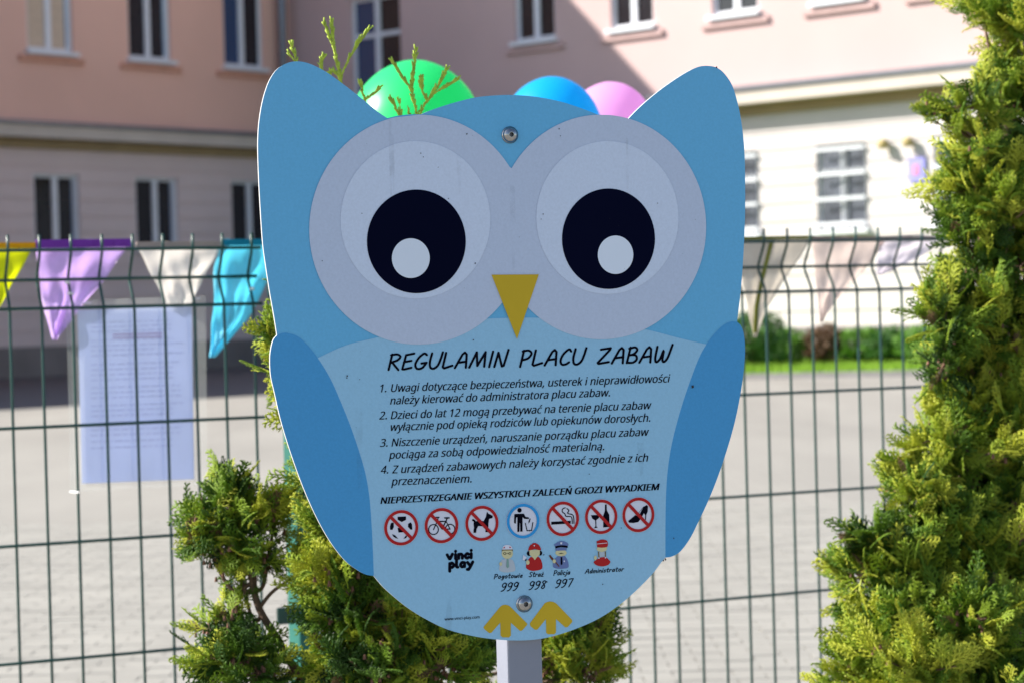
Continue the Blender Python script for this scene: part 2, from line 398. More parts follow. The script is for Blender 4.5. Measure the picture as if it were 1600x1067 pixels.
def leaf_cluster(name, c, rx, ry, rz, n, size, m, parent):
    v = rng.normal(size=(n, 3)); v /= np.linalg.norm(v, axis=1)[:, None]
    rad = rng.uniform(.55, 1.0, n)[:, None]
    lump = 1 + .18 * np.sin(v[:, :1] * 7 + v[:, 1:2] * 5) * np.cos(v[:, 2:3] * 6)
    P = v * rad * lump * np.array([rx, ry, rz]) + np.array(c)
    a = rng.normal(size=(n, 3)); a /= np.linalg.norm(a, axis=1)[:, None]
    b = np.cross(a, rng.normal(size=(n, 3))); b /= np.linalg.norm(b, axis=1)[:, None]
    s = size * rng.uniform(.6, 1.3, n)[:, None]
    V = np.stack([P - a * s, P - b * s * .5, P + a * s, P + b * s * .5], 1).reshape(-1, 3)
    me = bpy.data.meshes.new(name)
    me.from_pydata(V.tolist(), [], np.arange(n * 4).reshape(-1, 4).tolist()); me.materials.append(m)
    o = bpy.data.objects.new(name, me); COL.objects.link(o); attach(o, parent); return o
M['shrub_a'] = mat('shrub_green', (.13, .30, .03), .6, .3, 3, transl=.3)
M['shrub_b'] = mat('shrub_dark', (.06, .17, .025), .6, .3, 3, transl=.2)
M['shrub_c'] = mat('shrub_russet', (.15, .085, .045), .6, .3, 3, transl=.2)
M['bark'] = mat('bark_brown', (.16, .10, .065), .9, .3, 60, .4, 200)
shr = [(1175, 46.6, .75, .92, 'shrub_b', 'dark green rounded shrub just right of the owl sign, tallest of the row'),
       (1222, 48, .75, .55, 'shrub_a', 'bright green low shrub between the tall dark shrub and the russet shrub'),
       (1288, 47.6, .45, .62, 'shrub_c', 'russet brown shrub between two green ones by the wall'),
       (1345, 47.4, .7, .55, 'shrub_a', 'bright green low shrub right of the russet shrub'),
       (1395, 46.8, .6, .56, 'shrub_b', 'deep green low shrub behind the fence wires nearest the tall thuja'),
       (1455, 46.2, .8, .60, 'shrub_a', 'green low shrub mostly hidden behind the tall thuja'),
       (1530, 45.5, .9, .65, 'shrub_b', 'green low shrub at the end of the row behind the tall thuja')]
for px, dd, rx, h, mt, lb in shr:
    c = lawn_pt(px, dd)
    h *= 1.18
    t_ = thing('shrub', c, lb, 'shrub', 'low shrubs along the school wall')
    leaf_cluster('foliage', (c.x, c.y, .06 + h * .55), rx, .55, h * .55, 1500, .07, M[mt], t_)
    b = MB()
    for q in range(4):
        b.tube([c + Vector((random.uniform(-.1, .1), 0, 0)), c + Vector((random.uniform(-.3, .3), random.uniform(-.2, .2), h * .6))], .02, 5)
    b.build('stem', M['bark'], t_)

# ------------------------------------------------------------------ mesh fence
UF = Vector((0.8990, 0.4380, 0)).normalized(); NF = Vector((0.438, -0.899, 0)).normalized()   # NF points to the camera side
FO = Vector((0, 4.34, 0))
def fp(k, z, off=0.0): return FO + UF * k + NF * off + Z * z
def on_fence(px, py, off=0.0):
    r = ray(px, py); o = FO + NF * off
    t = (o - CAM).dot(NF) / r.dot(NF); p = CAM + r * t
    return (p - o).dot(UF), p.z
rows = [1.3355, 1.285, 1.2355, 1.0335, .8335, .6335, .4335, .383, .333, .133]
fold = {1.285: -.025, .383: -.025}
def panel(k0, n, pitch, e0, e1, label):
    t_ = thing('mesh_fence', fp((e0 + e1) / 2, 0), label, 'fence', 'green wire mesh fence panels')
    v = MB(); prof = [(1.362, 0), (1.3355, 0), (1.327, -.003), (1.293, -.0225), (1.285, -.025), (1.277, -.0225), (1.244, -.003), (1.2355, 0), (.4335, 0), (.383, -.025), (.333, 0), (.06, 0)]
    v.tube([UF * 0 + NF * o_ + Z * z for z, o_ in prof], .0026, 6)
    first = None
    for i in range(n):
        if first is None:
            first = v.build('vertical_wire', M['wire'], None, True); o = first
        else:
            o = first.copy(); COL.objects.link(o)
        o.location = fp(k0 + i * pitch, 0); attach(o, t_)
    for z in rows:
        h = MB(); of = fold.get(z, 0.0) + .0055
        h.tube([fp(e0, z, of), fp(e1, z, of)], .003, 6)
        h.build('horizontal_wire', M['wire'], t_, True)
    return t_
panel(-.512 - .0547 * 14, 15, .0547, -.512 - .0547 * 14 - .02, -.497, 'green wire mesh fence panel on the left behind the purple and yellow pennants')
panel(-.366 , 33, .0547, -.39, -.366 + 32 * .0547 + .02, 'green wire mesh fence panel on the right between the owl sign and the tall thuja')
t_ = thing('fence_post', fp(-.43, 0), 'teal green square steel fence post left of the owl sign, half hidden by foliage', 'post')
b = MB(); b.box(fp(-.432, .69, -.0), .04, .06, 1.38, (UF, NF, Z)); b.build('post_tube', M['fpost'], t_, bevel=.003)
b = MB(); b.box(fp(-.432, 1.386, 0), .044, .064, .012, (UF, NF, Z)); b.build('post_cap', M['wire'], t_)
for z in (1.26, .68, .15):
    b = MB(); b.box(fp(-.432, z, .037), .13, .008, .03, (UF, NF, Z)); b.build('clamp', M['wire'], t_, bevel=.002)

# ------------------------------------------------------------------ bunting
def cloth(name, col, tr=.6):
    return mat(name, col, .9, .06, 30, .25, 140, spec=.1, transl=tr)
bun = thing('bunting', fp(-.6, 1.34, -.02), 'string of coloured cloth pennants tied along the top of the mesh fence', 'bunting')
def lerp_curve(pts, t):
    ys = [p[1] for p in pts]; y = ys[0] + (ys[-1] - ys[0]) * t
    for a, c in zip(pts, pts[1:]):
        if a[1] <= y <= c[1] or c is pts[-1]:
            u = (y - a[1]) / max(1e-6, c[1] - a[1]); return a[0] + (c[0] - a[0]) * u, y
def flag(label, left, right, m, hem_m, off=-.03, hem=12, wr=1.0, stripe=None):
    n, mm = 26, 22; b = MB(); ph = random.uniform(0, 6); grid = []
    for i in range(n + 1):
        t = i / n; lx, ly = lerp_curve(left, t); rx, ry = lerp_curve(right, t); row = []
        for j in range(mm + 1):
            u = j / mm; px = lx + (rx - lx) * u; py = ly + (ry - ly) * u + 2.0 * math.sin(u * 9 + ph) * (1 - t)
            k, z = on_fence(px, py, off)
            w = .006 * wr * t ** .4 * (math.sin(u * 11 + ph + t * 3) + .6 * math.sin(u * 23 - t * 5 + ph)) + .004 * wr * math.sin(t * 14 + u * 6 + ph)
            row.append(fp(k, z, off - w))
        grid.append(row)
    for i in range(n):
        for j in range(mm): b.face([grid[i][j], grid[i][j + 1], grid[i + 1][j + 1], grid[i + 1][j]])
    o = b.build('flag', m, bun, True); tag(o, label)
    me = o.data; bmw = bmesh.new(); bmw.from_mesh(me); bmesh.ops.remove_doubles(bmw, verts=bmw.verts, dist=1e-5); bmw.to_mesh(me); bmw.free()
    md = o.modifiers.new('thick', 'SOLIDIFY'); md.thickness = .0006
    h = MB()
    a = [on_fence(left[0][0] + (right[0][0] - left[0][0]) * u / 10, left[0][1] + (right[0][1] - left[0][1]) * u / 10, off + .004) for u in range(11)]
    for (k0, z0), (k1, z1) in zip(a, a[1:]):
        dz = hem / 900
        h.box(fp((k0 + k1) / 2, (z0 + z1) / 2 - dz / 2 + .002, off + .006 + .001 * math.sin(k0 * 90)), abs(k1 - k0) * 1.0, .004, dz, (UF, NF, Z))
    ho = h.build('hem', hem_m); ho.parent = o
    if stripe:
        s_ = MB(); pr = None
        for (x, y) in stripe:
            k, z = on_fence(x, y, off + .012); q = fp(k, z, off + .012)
            if pr is not None: s_.box((pr + q) / 2, .009, .002, (q - pr).length, (UF, NF, (q - pr).normalized()))
            pr = q
        so_ = s_.build('seam', hem_m); so_.parent = o
    return o
F1 = cloth('cloth_yellow', (.82, .86, .05)); F1h = cloth('cloth_orange', (.75, .42, .02), .3)
F2 = cloth('cloth_lilac', (.82, .66, .95)); F2h = cloth('cloth_purple', (.25, .06, .42), .2)
F3 = cloth('cloth_white', (.92, .89, .86)); F3h = cloth('cloth_tan', (.45, .36, .33), .2)
F4 = cloth('cloth_sky', (.33, .83, .96)); F4h = cloth('cloth_blue_hem', (.02, .28, .42), .2)
F5 = cloth('cloth_ecru', (.78, .74, .68), .6); F5h = cloth('cloth_olive', (.25, .25, .05), .15)
F6 = cloth('cloth_pale_pink', (.88, .80, .76), .65); F6h = cloth('cloth_tan_hem', (.42, .30, .25), .2)
F7 = cloth('cloth_pale_lilac', (.92, .88, .92), .65)
flag('bright yellow pennant', [(-90, 382), (-60, 430), (-10, 495)], [(55, 381), (28, 430), (-8, 495)], F1, F1h, hem=9, wr=.7)
flag('crumpled purple pennant', [(55, 377), (60, 430), (72, 490), (84, 531)], [(207, 375), (160, 440), (118, 490), (88, 531)], F2, F2h, hem=13)
flag('white pennant with folded tip', [(213, 380), (232, 420), (262, 483)], [(350, 379), (322, 430), (296, 483)], F3, F3h, hem=9, wr=.6)
flag('sky blue pennant hanging askew', [(345, 376), (334, 420), (333, 480), (328, 558)], [(450, 375), (418, 440), (385, 500), (334, 558)], F4, F4h, hem=10)
flag('ecru pennant with olive seam', [(1150, 372), (1160, 440), (1168, 490), (1178, 527)], [(1272, 370), (1232, 430), (1200, 480), (1183, 527)], F5, F5h, hem=6, wr=.4, stripe=[(1206, 376), (1200, 400), (1190, 440), (1182, 480), (1180, 520)])
flag('pale pink pennant', [(1268, 371), (1272, 410), (1276, 460), (1281, 503)], [(1388, 372), (1345, 430), (1308, 470), (1285, 503)], F6, F6h, hem=6, wr=.4)
flag('pale lilac pennant beside the thuja', [(1374, 372), (1372, 400), (1370, 430)], [(1480, 372), (1430, 405), (1376, 430)], F7, F6h, hem=5, wr=.4)
b = MB(); pts = [fp(-1.25 + i * .1, 1.345 - .004 * math.sin(i * 1.7) ** 2, -.026) for i in range(26)]
b.tube(pts, .0016, 5); b.build('string', mat('bunting_string', (.45, .42, .40), .9), bun)
M['tie'] = mat('cable_tie_white', (.8, .8, .8), .3)
for (x, y) in ((105, 442), (109, 459)):
    k, z = on_fence(x, y, 0); b = MB(); b.tube([fp(k - .004, z, .002), fp(k, z + .001, .008), fp(k + .004, z - .001, .002)], .0022, 6)
    b.build('knot', M['tie'], bun, True)
k, z = on_fence(393, 452, 0); b = MB(); b.tube([fp(k - .003, z, .002), fp(k, z + .002, .008), fp(k + .003, z - .001, .002)], .0022, 6); b.build('knot', M['tie'], bun, True)

# ------------------------------------------------------------------ poster in a plastic sleeve
def fpix(px, py, off): k, z = on_fence(px, py, off); return fp(k, z, off)
pc = fpix(210, 615, -.02)
pos = thing('poster', pc, 'lilac printed notice in a clear plastic sleeve tied behind the left fence panel', 'poster')
def sheet(name, quad, off, th, m, parent, nx=10, ny=12, wav=.0015):
    b = MB(); G = []
    for i in range(ny + 1):
        row = []
        for j in range(nx + 1):
            u, v = j / nx, i / ny
            a = (quad[0][0] * (1 - u) + quad[1][0] * u, quad[0][1] * (1 - u) + quad[1][1] * u)
            c = (quad[3][0] * (1 - u) + quad[2][0] * u, quad[3][1] * (1 - u) + quad[2][1] * u)
            row.append(fpix(a[0] * (1 - v) + c[0] * v, a[1] * (1 - v) + c[1] * v, off) + NF * wav * math.sin(u * 4 + v * 3))
        G.append(row)
    for i in range(ny):
        for j in range(nx): b.face([G[i][j], G[i][j + 1], G[i + 1][j + 1], G[i + 1][j]])
    o = b.build(name, m, parent, False)
    bmw = bmesh.new(); bmw.from_mesh(o.data); bmesh.ops.remove_doubles(bmw, verts=bmw.verts, dist=1e-5); bmw.to_mesh(o.data); bmw.free()
    md = o.modifiers.new('thick', 'SOLIDIFY'); md.thickness = th
    return o
sheet('paper', [(121, 485), (300, 479), (303, 748), (128, 755)], -.020, .0004, mat('poster_paper', (.70, .76, .95), .7, .03, 12, transl=.47), pos)
msl = bpy.data.materials.new('clear_sleeve'); msl.use_nodes = True
n_ = msl.node_tree; n_.nodes.clear(); o_ = n_.nodes.new('ShaderNodeOutputMaterial'); tr = n_.nodes.new('ShaderNodeBsdfTransparent'); gl = n_.nodes.new('ShaderNodeBsdfGlossy'); df = n_.nodes.new('ShaderNodeBsdfTranslucent')
gl.inputs['Roughness'].default_value = .15; df.inputs['Color'].default_value = (.8, .85, .85, 1)
m1 = n_.nodes.new('ShaderNodeMixShader'); m1.inputs[0].default_value = .06; m2 = n_.nodes.new('ShaderNodeMixShader'); m2.inputs[0].default_value = .045
n_.links.new(tr.outputs[0], m1.inputs[1]); n_.links.new(gl.outputs[0], m1.inputs[2]); n_.links.new(m1.outputs[0], m2.inputs[1]); n_.links.new(df.outputs[0], m2.inputs[2]); n_.links.new(m2.outputs[0], o_.inputs[0])
sheet('sleeve', [(103, 470), (322, 462), (324, 757), (110, 768)], -.016, .0003, msl, pos)
mtxt = mat('poster_text', (.54, .58, .83), .8)
b = MB()
for i, y in enumerate([505, 512, 519, 533, 541, 548, 556, 570, 578, 586, 594, 606, 614, 622, 634, 642, 650, 664, 672, 680, 690, 700]):
    x = 142
    end = random.choice([282, 270, 240, 286]) if i > 2 else 268
    while x < end:
        w = random.uniform(5, 14); p0 = fpix(x, y - (x - 140) * .035, -.0178); p1 = fpix(min(x + w, end), y - (x + w - 140) * .035, -.0178)
        b.box((p0 + p1) / 2, (p1 - p0).length, .0003, .0016, (UF, NF, Z)); x += w + 3
b.build('printed_lines', mtxt, pos)
b = MB()
for y in (522, 527):
    b.box(fpix(215, y, -.0178), .09, .0003, .003, (UF, NF, Z))
b.build('printed_heading', mat('poster_red_text', (.58, .46, .74), .8), pos)
for (x, y) in ((121, 768), (318, 755), (140, 474), (310, 467)):
    b = MB(); c = fpix(x, y, 0); b.tube([c + UF * -.009 + NF * -.016, c + NF * .008, c + UF * .009 + NF * -.015 + Z * .002], .0013, 6); b.build('cable_tie', M['tie'], pos, True)

# ------------------------------------------------------------------ balloons
def balloon(px, py, r_px, y, m, lb, tie):
    c = at(px, py, y); r = r_px / (FPX / y)
    t_ = thing('balloon', c, lb, 'balloon', 'balloons tied to the fence behind the owl sign')
    prof = [(0, 1.02), (.2, 1.0), (.42, .91), (.62, .77), (.8, .56), (.93, .3), (.99, .05), (1.0, -.12), (.96, -.36), (.86, -.62), (.7, -.87), (.5, -1.1), (.28, -1.27), (.1, -1.36), (.05, -1.40)]
    prof = [(p.x, p.y) for p in catmull([Vector((a, q, 0)) for a, q in prof], 3)]
    tilt = Matrix.Rotation(R(random.uniform(-7, 7)), 3, 'Y') @ Matrix.Rotation(R(random.uniform(-7, 7)), 3, 'X'); b = MB(); n = 40
    for a, q in prof:
        for j in range(n):
            t = 2 * math.pi * j / n; b.v.append(c + tilt @ Vector((a * r * math.cos(t), a * r * math.sin(t), q * r)))
    for i in range(len(prof) - 1):
        for j in range(n): b.f.append([i * n + j, (i + 1) * n + j, (i + 1) * n + (j + 1) % n, i * n + (j + 1) % n]); b.m.append(0)
    b.build('skin', m, t_, True)
    kn = c + tilt @ Vector((0, 0, -1.42 * r)); b = MB(); b.tube([kn + Z * .006, kn, kn - Z * .012], .004, 8, r1=.009); b.build('knot', m, t_, True)
    b = MB(); b.tube([kn, (kn + tie) / 2 + Vector((.004, 0, 0)), tie], .0008, 5); b.build('string', M['tie'], t_)
def rubber(name, col): return mat(name, col, .33, .0, spec=.9, transl=.6)
balloon(649, 206, 109, 4.22, rubber('balloon_green', (.06, .82, .32)), 'large green balloon behind the left part of the owl head', fp(-.18, 1.337))
balloon(862, 203, 81, 4.30, rubber('balloon_blue', (.01, .58, .95)), 'bright blue balloon behind the middle of the owl head', fp(.09, 1.337))
balloon(953, 202, 72, 4.55, rubber('balloon_pink', (.92, .55, .86)), 'pink balloon behind the blue one, next to the right ear of the owl', fp(.2, 1.337))

# ------------------------------------------------------------------ OWL SIGN
YAW = math.atan(FPX / 11700)
US = Vector((math.cos(YAW), math.sin(YAW), 0)); NS = Vector((math.sin(YAW), -math.cos(YAW), 0))
SO = at(800, 550, 2.26)
def sp(px, py, off=0.0):
    """photo pixel -> point on the sign's plane, lifted off along its normal"""
    r = ray(px, py); t = (SO - CAM).dot(NS) / r.dot(NS); return CAM + r * t + NS * off
sign = thing('owl_sign', Vector((SO.x, SO.y, 0)), 'blue owl-shaped playground rules sign with big round eyes on a square post', 'sign')
A_ = [(605, 185), (589.5, 174.5), (573.8, 161.5), (556.7, 147.6), (534.4, 130.6), (513.4, 115.4), (495, 105), (479.3, 98.6), (465, 96.5), (450.4, 98.6), (434.6, 107.2), (424, 120.7), (416.3, 137.8), (409.7, 161.4), (405, 190.3), (403.2, 216.5), (403.2, 242.8), (405, 290), (408.0, 342.6), (410.9, 382.5), (415.5, 416.6), (421.5, 456), (428, 492.8), (432.8, 523.7)]
B_ = [(432.8, 523.7), (427, 531), (423.3, 545), (421.8, 562), (423.2, 587), (429.2, 614), (437.2, 649.6), (447, 684), (459, 720.5), (473.6, 760), (489.6, 797), (507, 830.7), (524, 857), (541.6, 877.5), (559.3, 890.6), (572, 897.0), (584, 899)]
C_ = [(584, 899), (598.3, 915.8), (616, 932), (640, 951), (668, 968), (700, 983), (740, 993.2), (775, 998.2), (808, 1000), (840, 998), (870, 991.5), (900, 981.5), (930, 968.5), (955, 953.5), (978, 936), (1000, 916), (1020, 895), (1033, 878), (1039.5, 870.5)]
D_ = [(1039.5, 870.5), (1050, 868.6), (1063.3, 860.4), (1078.7, 839.3), (1092, 812.5), (1105.6, 783.7), (1119, 751), (1132.4, 712.6), (1144, 674), (1152.2, 639.7), (1158.4, 605), (1162.2, 574.5), (1163.9, 547.6), (1162.4, 524.5), (1158, 510), (1151.6, 502.8)]
E_ = [(1151.6, 502.8), (1157, 458.6), (1161, 408.7), (1163.5, 356), (1164.4, 316), (1163.7, 248), (1161, 211), (1157, 182.4), (1151.9, 158.7), (1144.5, 135), (1136, 120.7), (1127, 110.8), (1116.5, 105.0), (1101.5, 103.4), (1087.6, 106.2), (1071.9, 114), (1053.5, 125.5), (1032.5, 140.4), (1011.5, 157.4), (995.7, 171.9), (982, 185.8)]
F__ = [(982, 185.8), (968, 183), (953.7, 181), (943, 180), (934, 179.7)]
G_ = [(934, 179.7), (917, 173), (896, 165.5), (869.7, 157.8), (835.6, 151.6), (796, 148.9), (757.5, 150.9), (731, 155.3), (699.7, 163.8), (673.5, 172.6), (657.7, 179.2)]
H_ = [(657.7, 179.2), (639.3, 179.4), (621, 181.6), (605, 185)]
def c2(P, n=5): return [(p.x, p.y) for p in catmull([Vector((a, q, 0)) for a, q in P], n)]
outline = []
for seg in (A_, B_, C_, D_, E_, F__, G_, H_): outline += c2(seg)[:-1]
def poly_mesh(b, pts3, mi=0):
    i = len(b.v); b.v += pts3
    for t in tessellate_polygon([pts3]):
        b.f.append([i + k for k in t]); b.m.append(mi)
TH = .0038
b = MB(); n = len(outline)
front = [sp(x, y, 0) for x, y in outline]; back = [p - NS * TH for p in front]
poly_mesh(b, front, 0); poly_mesh(b, back, 1)
i = len(b.v); b.v += front + back
for k in range(n): b.f.append([i + k, i + (k + 1) % n, i + n + (k + 1) % n, i + n + k]); b.m.append(1)
board = b.build('board', [M['face_blue'], M['core']], sign)
def pr(name, polys, off, mats, parent=board):
    b = MB()
    for pl, mi in polys: poly_mesh(b, [sp(x, y, off) for x, y in pl], mi)
    # keep winding to the viewer
    o = b.build(name, mats); o.parent = parent; return o
def ell(cx, cy, rx, ry, n=72, rot=0): return [(cx + rx * math.cos(2 * math.pi * k / n), cy + ry * math.sin(2 * math.pi * k / n)) for k in range(n)]
WLI = [(432.8, 523.7), (440, 521), (449, 520.4), (464.8, 525.6), (478.6, 537.4), (496.3, 559), (516, 591), (531.7, 626), (547.4, 665), (561, 704.7), (571, 740), (577, 775.6), (580.2, 815), (582.3, 854), (584, 899)]
WRI = [(1151.6, 502.8), (1142, 502.8), (1130.5, 507.8), (1117, 520.7), (1103.6, 538), (1092, 559), (1078.7, 593.6), (1067, 628), (1056, 666), (1048, 701), (1043, 735.7), (1040.6, 770), (1039.6, 816), (1039.5, 870.5)]
pr('wing_print', [(c2(B_) + c2(WLI)[::-1][1:-1], 0)], .0003, [M['wing_blue']])
pr('wing_print', [(c2(D_) + c2(WRI)[1:-1], 0)], .0003, [M['wing_blue']])
top = c2([(496.3, 559), (540, 539.5), (590, 527), (650, 512), (720, 501), (807, 496.6), (880, 498.5), (950, 505.5), (1011.5, 515.5), (1060, 528), (1103.6, 538)])
wl = [p for p in c2(WLI) if p[1] > 559]; wr_ = [p for p in c2(WRI) if p[1] > 538.2]
pr('belly_print', [(top + wr_ + c2(C_)[::-1][1:-1] + wl[::-1], 0)], .0003, [M['belly_blue']])
def unite_eyes():
    L = ell(653.2, 359, 170.2, 179.2, 240); Rr = ell(939, 355, 164, 175.2, 240)
    inL = lambda p: ((p[0] - 653.2) / 170.2) ** 2 + ((p[1] - 359) / 179.2) ** 2 < 1
    inR = lambda p: ((p[0] - 939) / 164) ** 2 + ((p[1] - 355) / 175.2) ** 2 < 1
    l = [p for p in L if not inR(p)]; r = [p for p in Rr if not inL(p)]
    # left arc: keep order starting after the gap
    kk = max(range(len(l)), key=lambda i: math.hypot(l[i][0] - l[i - 1][0], l[i][1] - l[i - 1][1])); l = l[kk:] + l[:kk]
    kk = max(range(len(r)), key=lambda i: math.hypot(r[i][0] - r[i - 1][0], r[i][1] - r[i - 1][1])); r = r[kk:] + r[:kk]
    return l + r
pts = [(x, max(y, 0)) for x, y in unite_eyes()]
def clip_top(p):                       # the eye print ends at the board edge
    x, y = p
    if 605 < x < 658: return (x, max(y, 185 - (x - 605) * .11 + 0.4))
    if 934 < x < 982: return (x, max(y, 179.9 + (x - 934) * .02))
    return (x, y)
pr('eye_ring', [([clip_top(p) for p in pts], 0)], .0006, [M['ring_grey']])
for (cx, cy, rx, ry), (px_, py_, prx, pry), (hx, hy, hrx, hry) in (
    ((648.8, 343.9, 117, 122.9), (650.1, 377.7, 77.2, 80.9), (641.3, 403.9, 29.6, 31)),
    ((948.6, 340.4, 111.1, 119.4), (950.2, 373.6, 72.6, 78.4), (961, 398.6, 27.7, 30))):
    pr('eye_disc', [(ell(cx, cy, rx, ry), 0)], .0009, [M['inner_grey']])
    p_ = pr('pupil', [(ell(px_, py_, prx, pry), 0)], .0012, [M['pupil']])
    pr('pupil_highlight', [(ell(hx, hy, hrx, hry, 48), 0)], .0015, [M['highlight']])
pr('beak', [([(767.4, 429.7), (841.4, 429.2), (807.3, 530)], 0)], .0012, [M['yellow']])
z8 = lambda L: [(740 + x / 8.889, 900 + y / 8.889) for x, y in L]
pr('foot_print', [(z8([(135, 700), (370, 415), (400, 396), (440, 390), (475, 397), (505, 415), (740, 650), (744, 668), (670, 750), (642, 755), (515, 640), (515, 820), (490, 845), (400, 845), (372, 820), (368, 640), (245, 780), (215, 785), (150, 735), (138, 715)]), 0)], .0006, [M['yellow']])
pr('foot_print', [(z8([(778, 650), (985, 370), (1020, 352), (1060, 345), (1100, 350), (1142, 370), (1365, 600), (1368, 630), (1305, 700), (1270, 705), (1142, 590), (1142, 775), (1120, 800), (1030, 800), (1005, 780), (1002, 590), (885, 735), (850, 740), (788, 690)]), 0)], .0006, [M['yellow']])

UIFONT = None
try:                               # Blender's own interface font has the Polish letters
    import os
    UIFONT = bpy.data.fonts.load(os.path.join(bpy.utils.system_resource('DATAFILES'), 'fonts', 'NotoSansHebrew-Regular.woff2'))
except Exception:
    UIFONT = None
def text_mesh(body, bold):
    cu = bpy.data.curves.new('text', 'FONT')
    if UIFONT: cu.font = UIFONT
    cu.body = body; cu.resolution_u = 3; cu.offset = bold
    to = bpy.data.objects.new('text', cu); COL.objects.link(to)
    bpy.context.view_layer.update()
    me = bpy.data.meshes.new_from_object(to)
    COL.objects.unlink(to); bpy.data.objects.remove(to)
    co = np.empty(len(me.vertices) * 3); me.vertices.foreach_get('co', co)
    return me, co.reshape(-1, 3)
CAPR = text_mesh('H', 0)[1][:, 1].max()
# --- lettering: upright text flattened to mesh, fitted between two points of the board
def lettering(name, body, p0, p1, cap, shear=.2, bold=0.0, off=.0006, m='black'):
    me, co = text_mesh(body, 0)
    x0, x1 = co[:, 0].min(), co[:, 0].max()
    sy = cap / CAPR; ux, uy = (p1[0] - p0[0]), (p1[1] - p0[1])
    tris = []
    me.calc_loop_triangles()
    for t in me.loop_triangles: tris.append(tuple(t.vertices))
    n = len(co); V = []; T = []
    steps = (0,) if not bold else (-.5, .5) if bold < .6 else (-.5, 0, .5)     # stroke weight: the print is struck twice or thrice
    for q, st in enumerate(steps):
        for (x, y, _) in co:
            t = (x - x0) / (x1 - x0); ys = y * sy
            V.append(sp(p0[0] + ux * t + shear * ys + st * bold, p0[1] + uy * t - ys, off + q * .00005))
        T += [tuple(a + q * n for a in tr) for tr in tris]
    bpy.data.meshes.remove(me)
    me = bpy.data.meshes.new(name); me.from_pydata([tuple(v) for v in V], [], T); me.materials.append(M[m])
    o = bpy.data.objects.new(name, me); COL.objects.link(o); o.parent = board; return o
CAPH = 12.3
for body, p0, p1 in (
    ('1.', (592.5, 612.6), (603, 612)), ('Uwagi dotyczące bezpieczeństwa, usterek i nieprawidłowości', (610.3, 612.0), (1044.5, 596.9)),
    ('należy kierować do administratora placu zabaw.', (609.5, 631.6), (952.5, 618.7)),
    ('2.', (592.5, 655), (604, 654.4)), ('Dzieci do lat 12 mogą przebywać na terenie placu zabaw', (610.5, 654.4), (1015.7, 638.6)),
    ('wyłącznie pod opieką rodziców lub opiekunów dorosłych.', (608.7, 672.8), (1015.4, 658.1)),
    ('3.', (593.6, 697.6), (605, 697)), ('Niszczenie urządzeń, naruszanie porządku placu zabaw', (611.7, 696.9), (1011.8, 680.2)),
    ('pociąga za sobą odpowiedzialność materialną.', (608.3, 716.4), (943.4, 702.6)),
    ('4.', (594.3, 739.6), (606, 739)), ('Z urządzeń zabawowych należy korzystać zgodnie z ich', (612.6, 739.1), (1011, 720.4)),
    ('przeznaczeniem.', (612, 757.8), (736.3, 753))):
    lettering('rule_lettering', body, p0, p1, CAPH, .2, .45)
lettering('warning_lettering', 'NIEPRZESTRZEGANIE WSZYSTKICH ZALECEŃ GROZI WYPADKIEM', (594.7, 786.6), (1028, 764.9), 10.2, .2, 1.15)
lettering('web_lettering', 'www.vinci-play.com', (694.5, 968.6), (749, 965.2), 4.2, 0, .2)

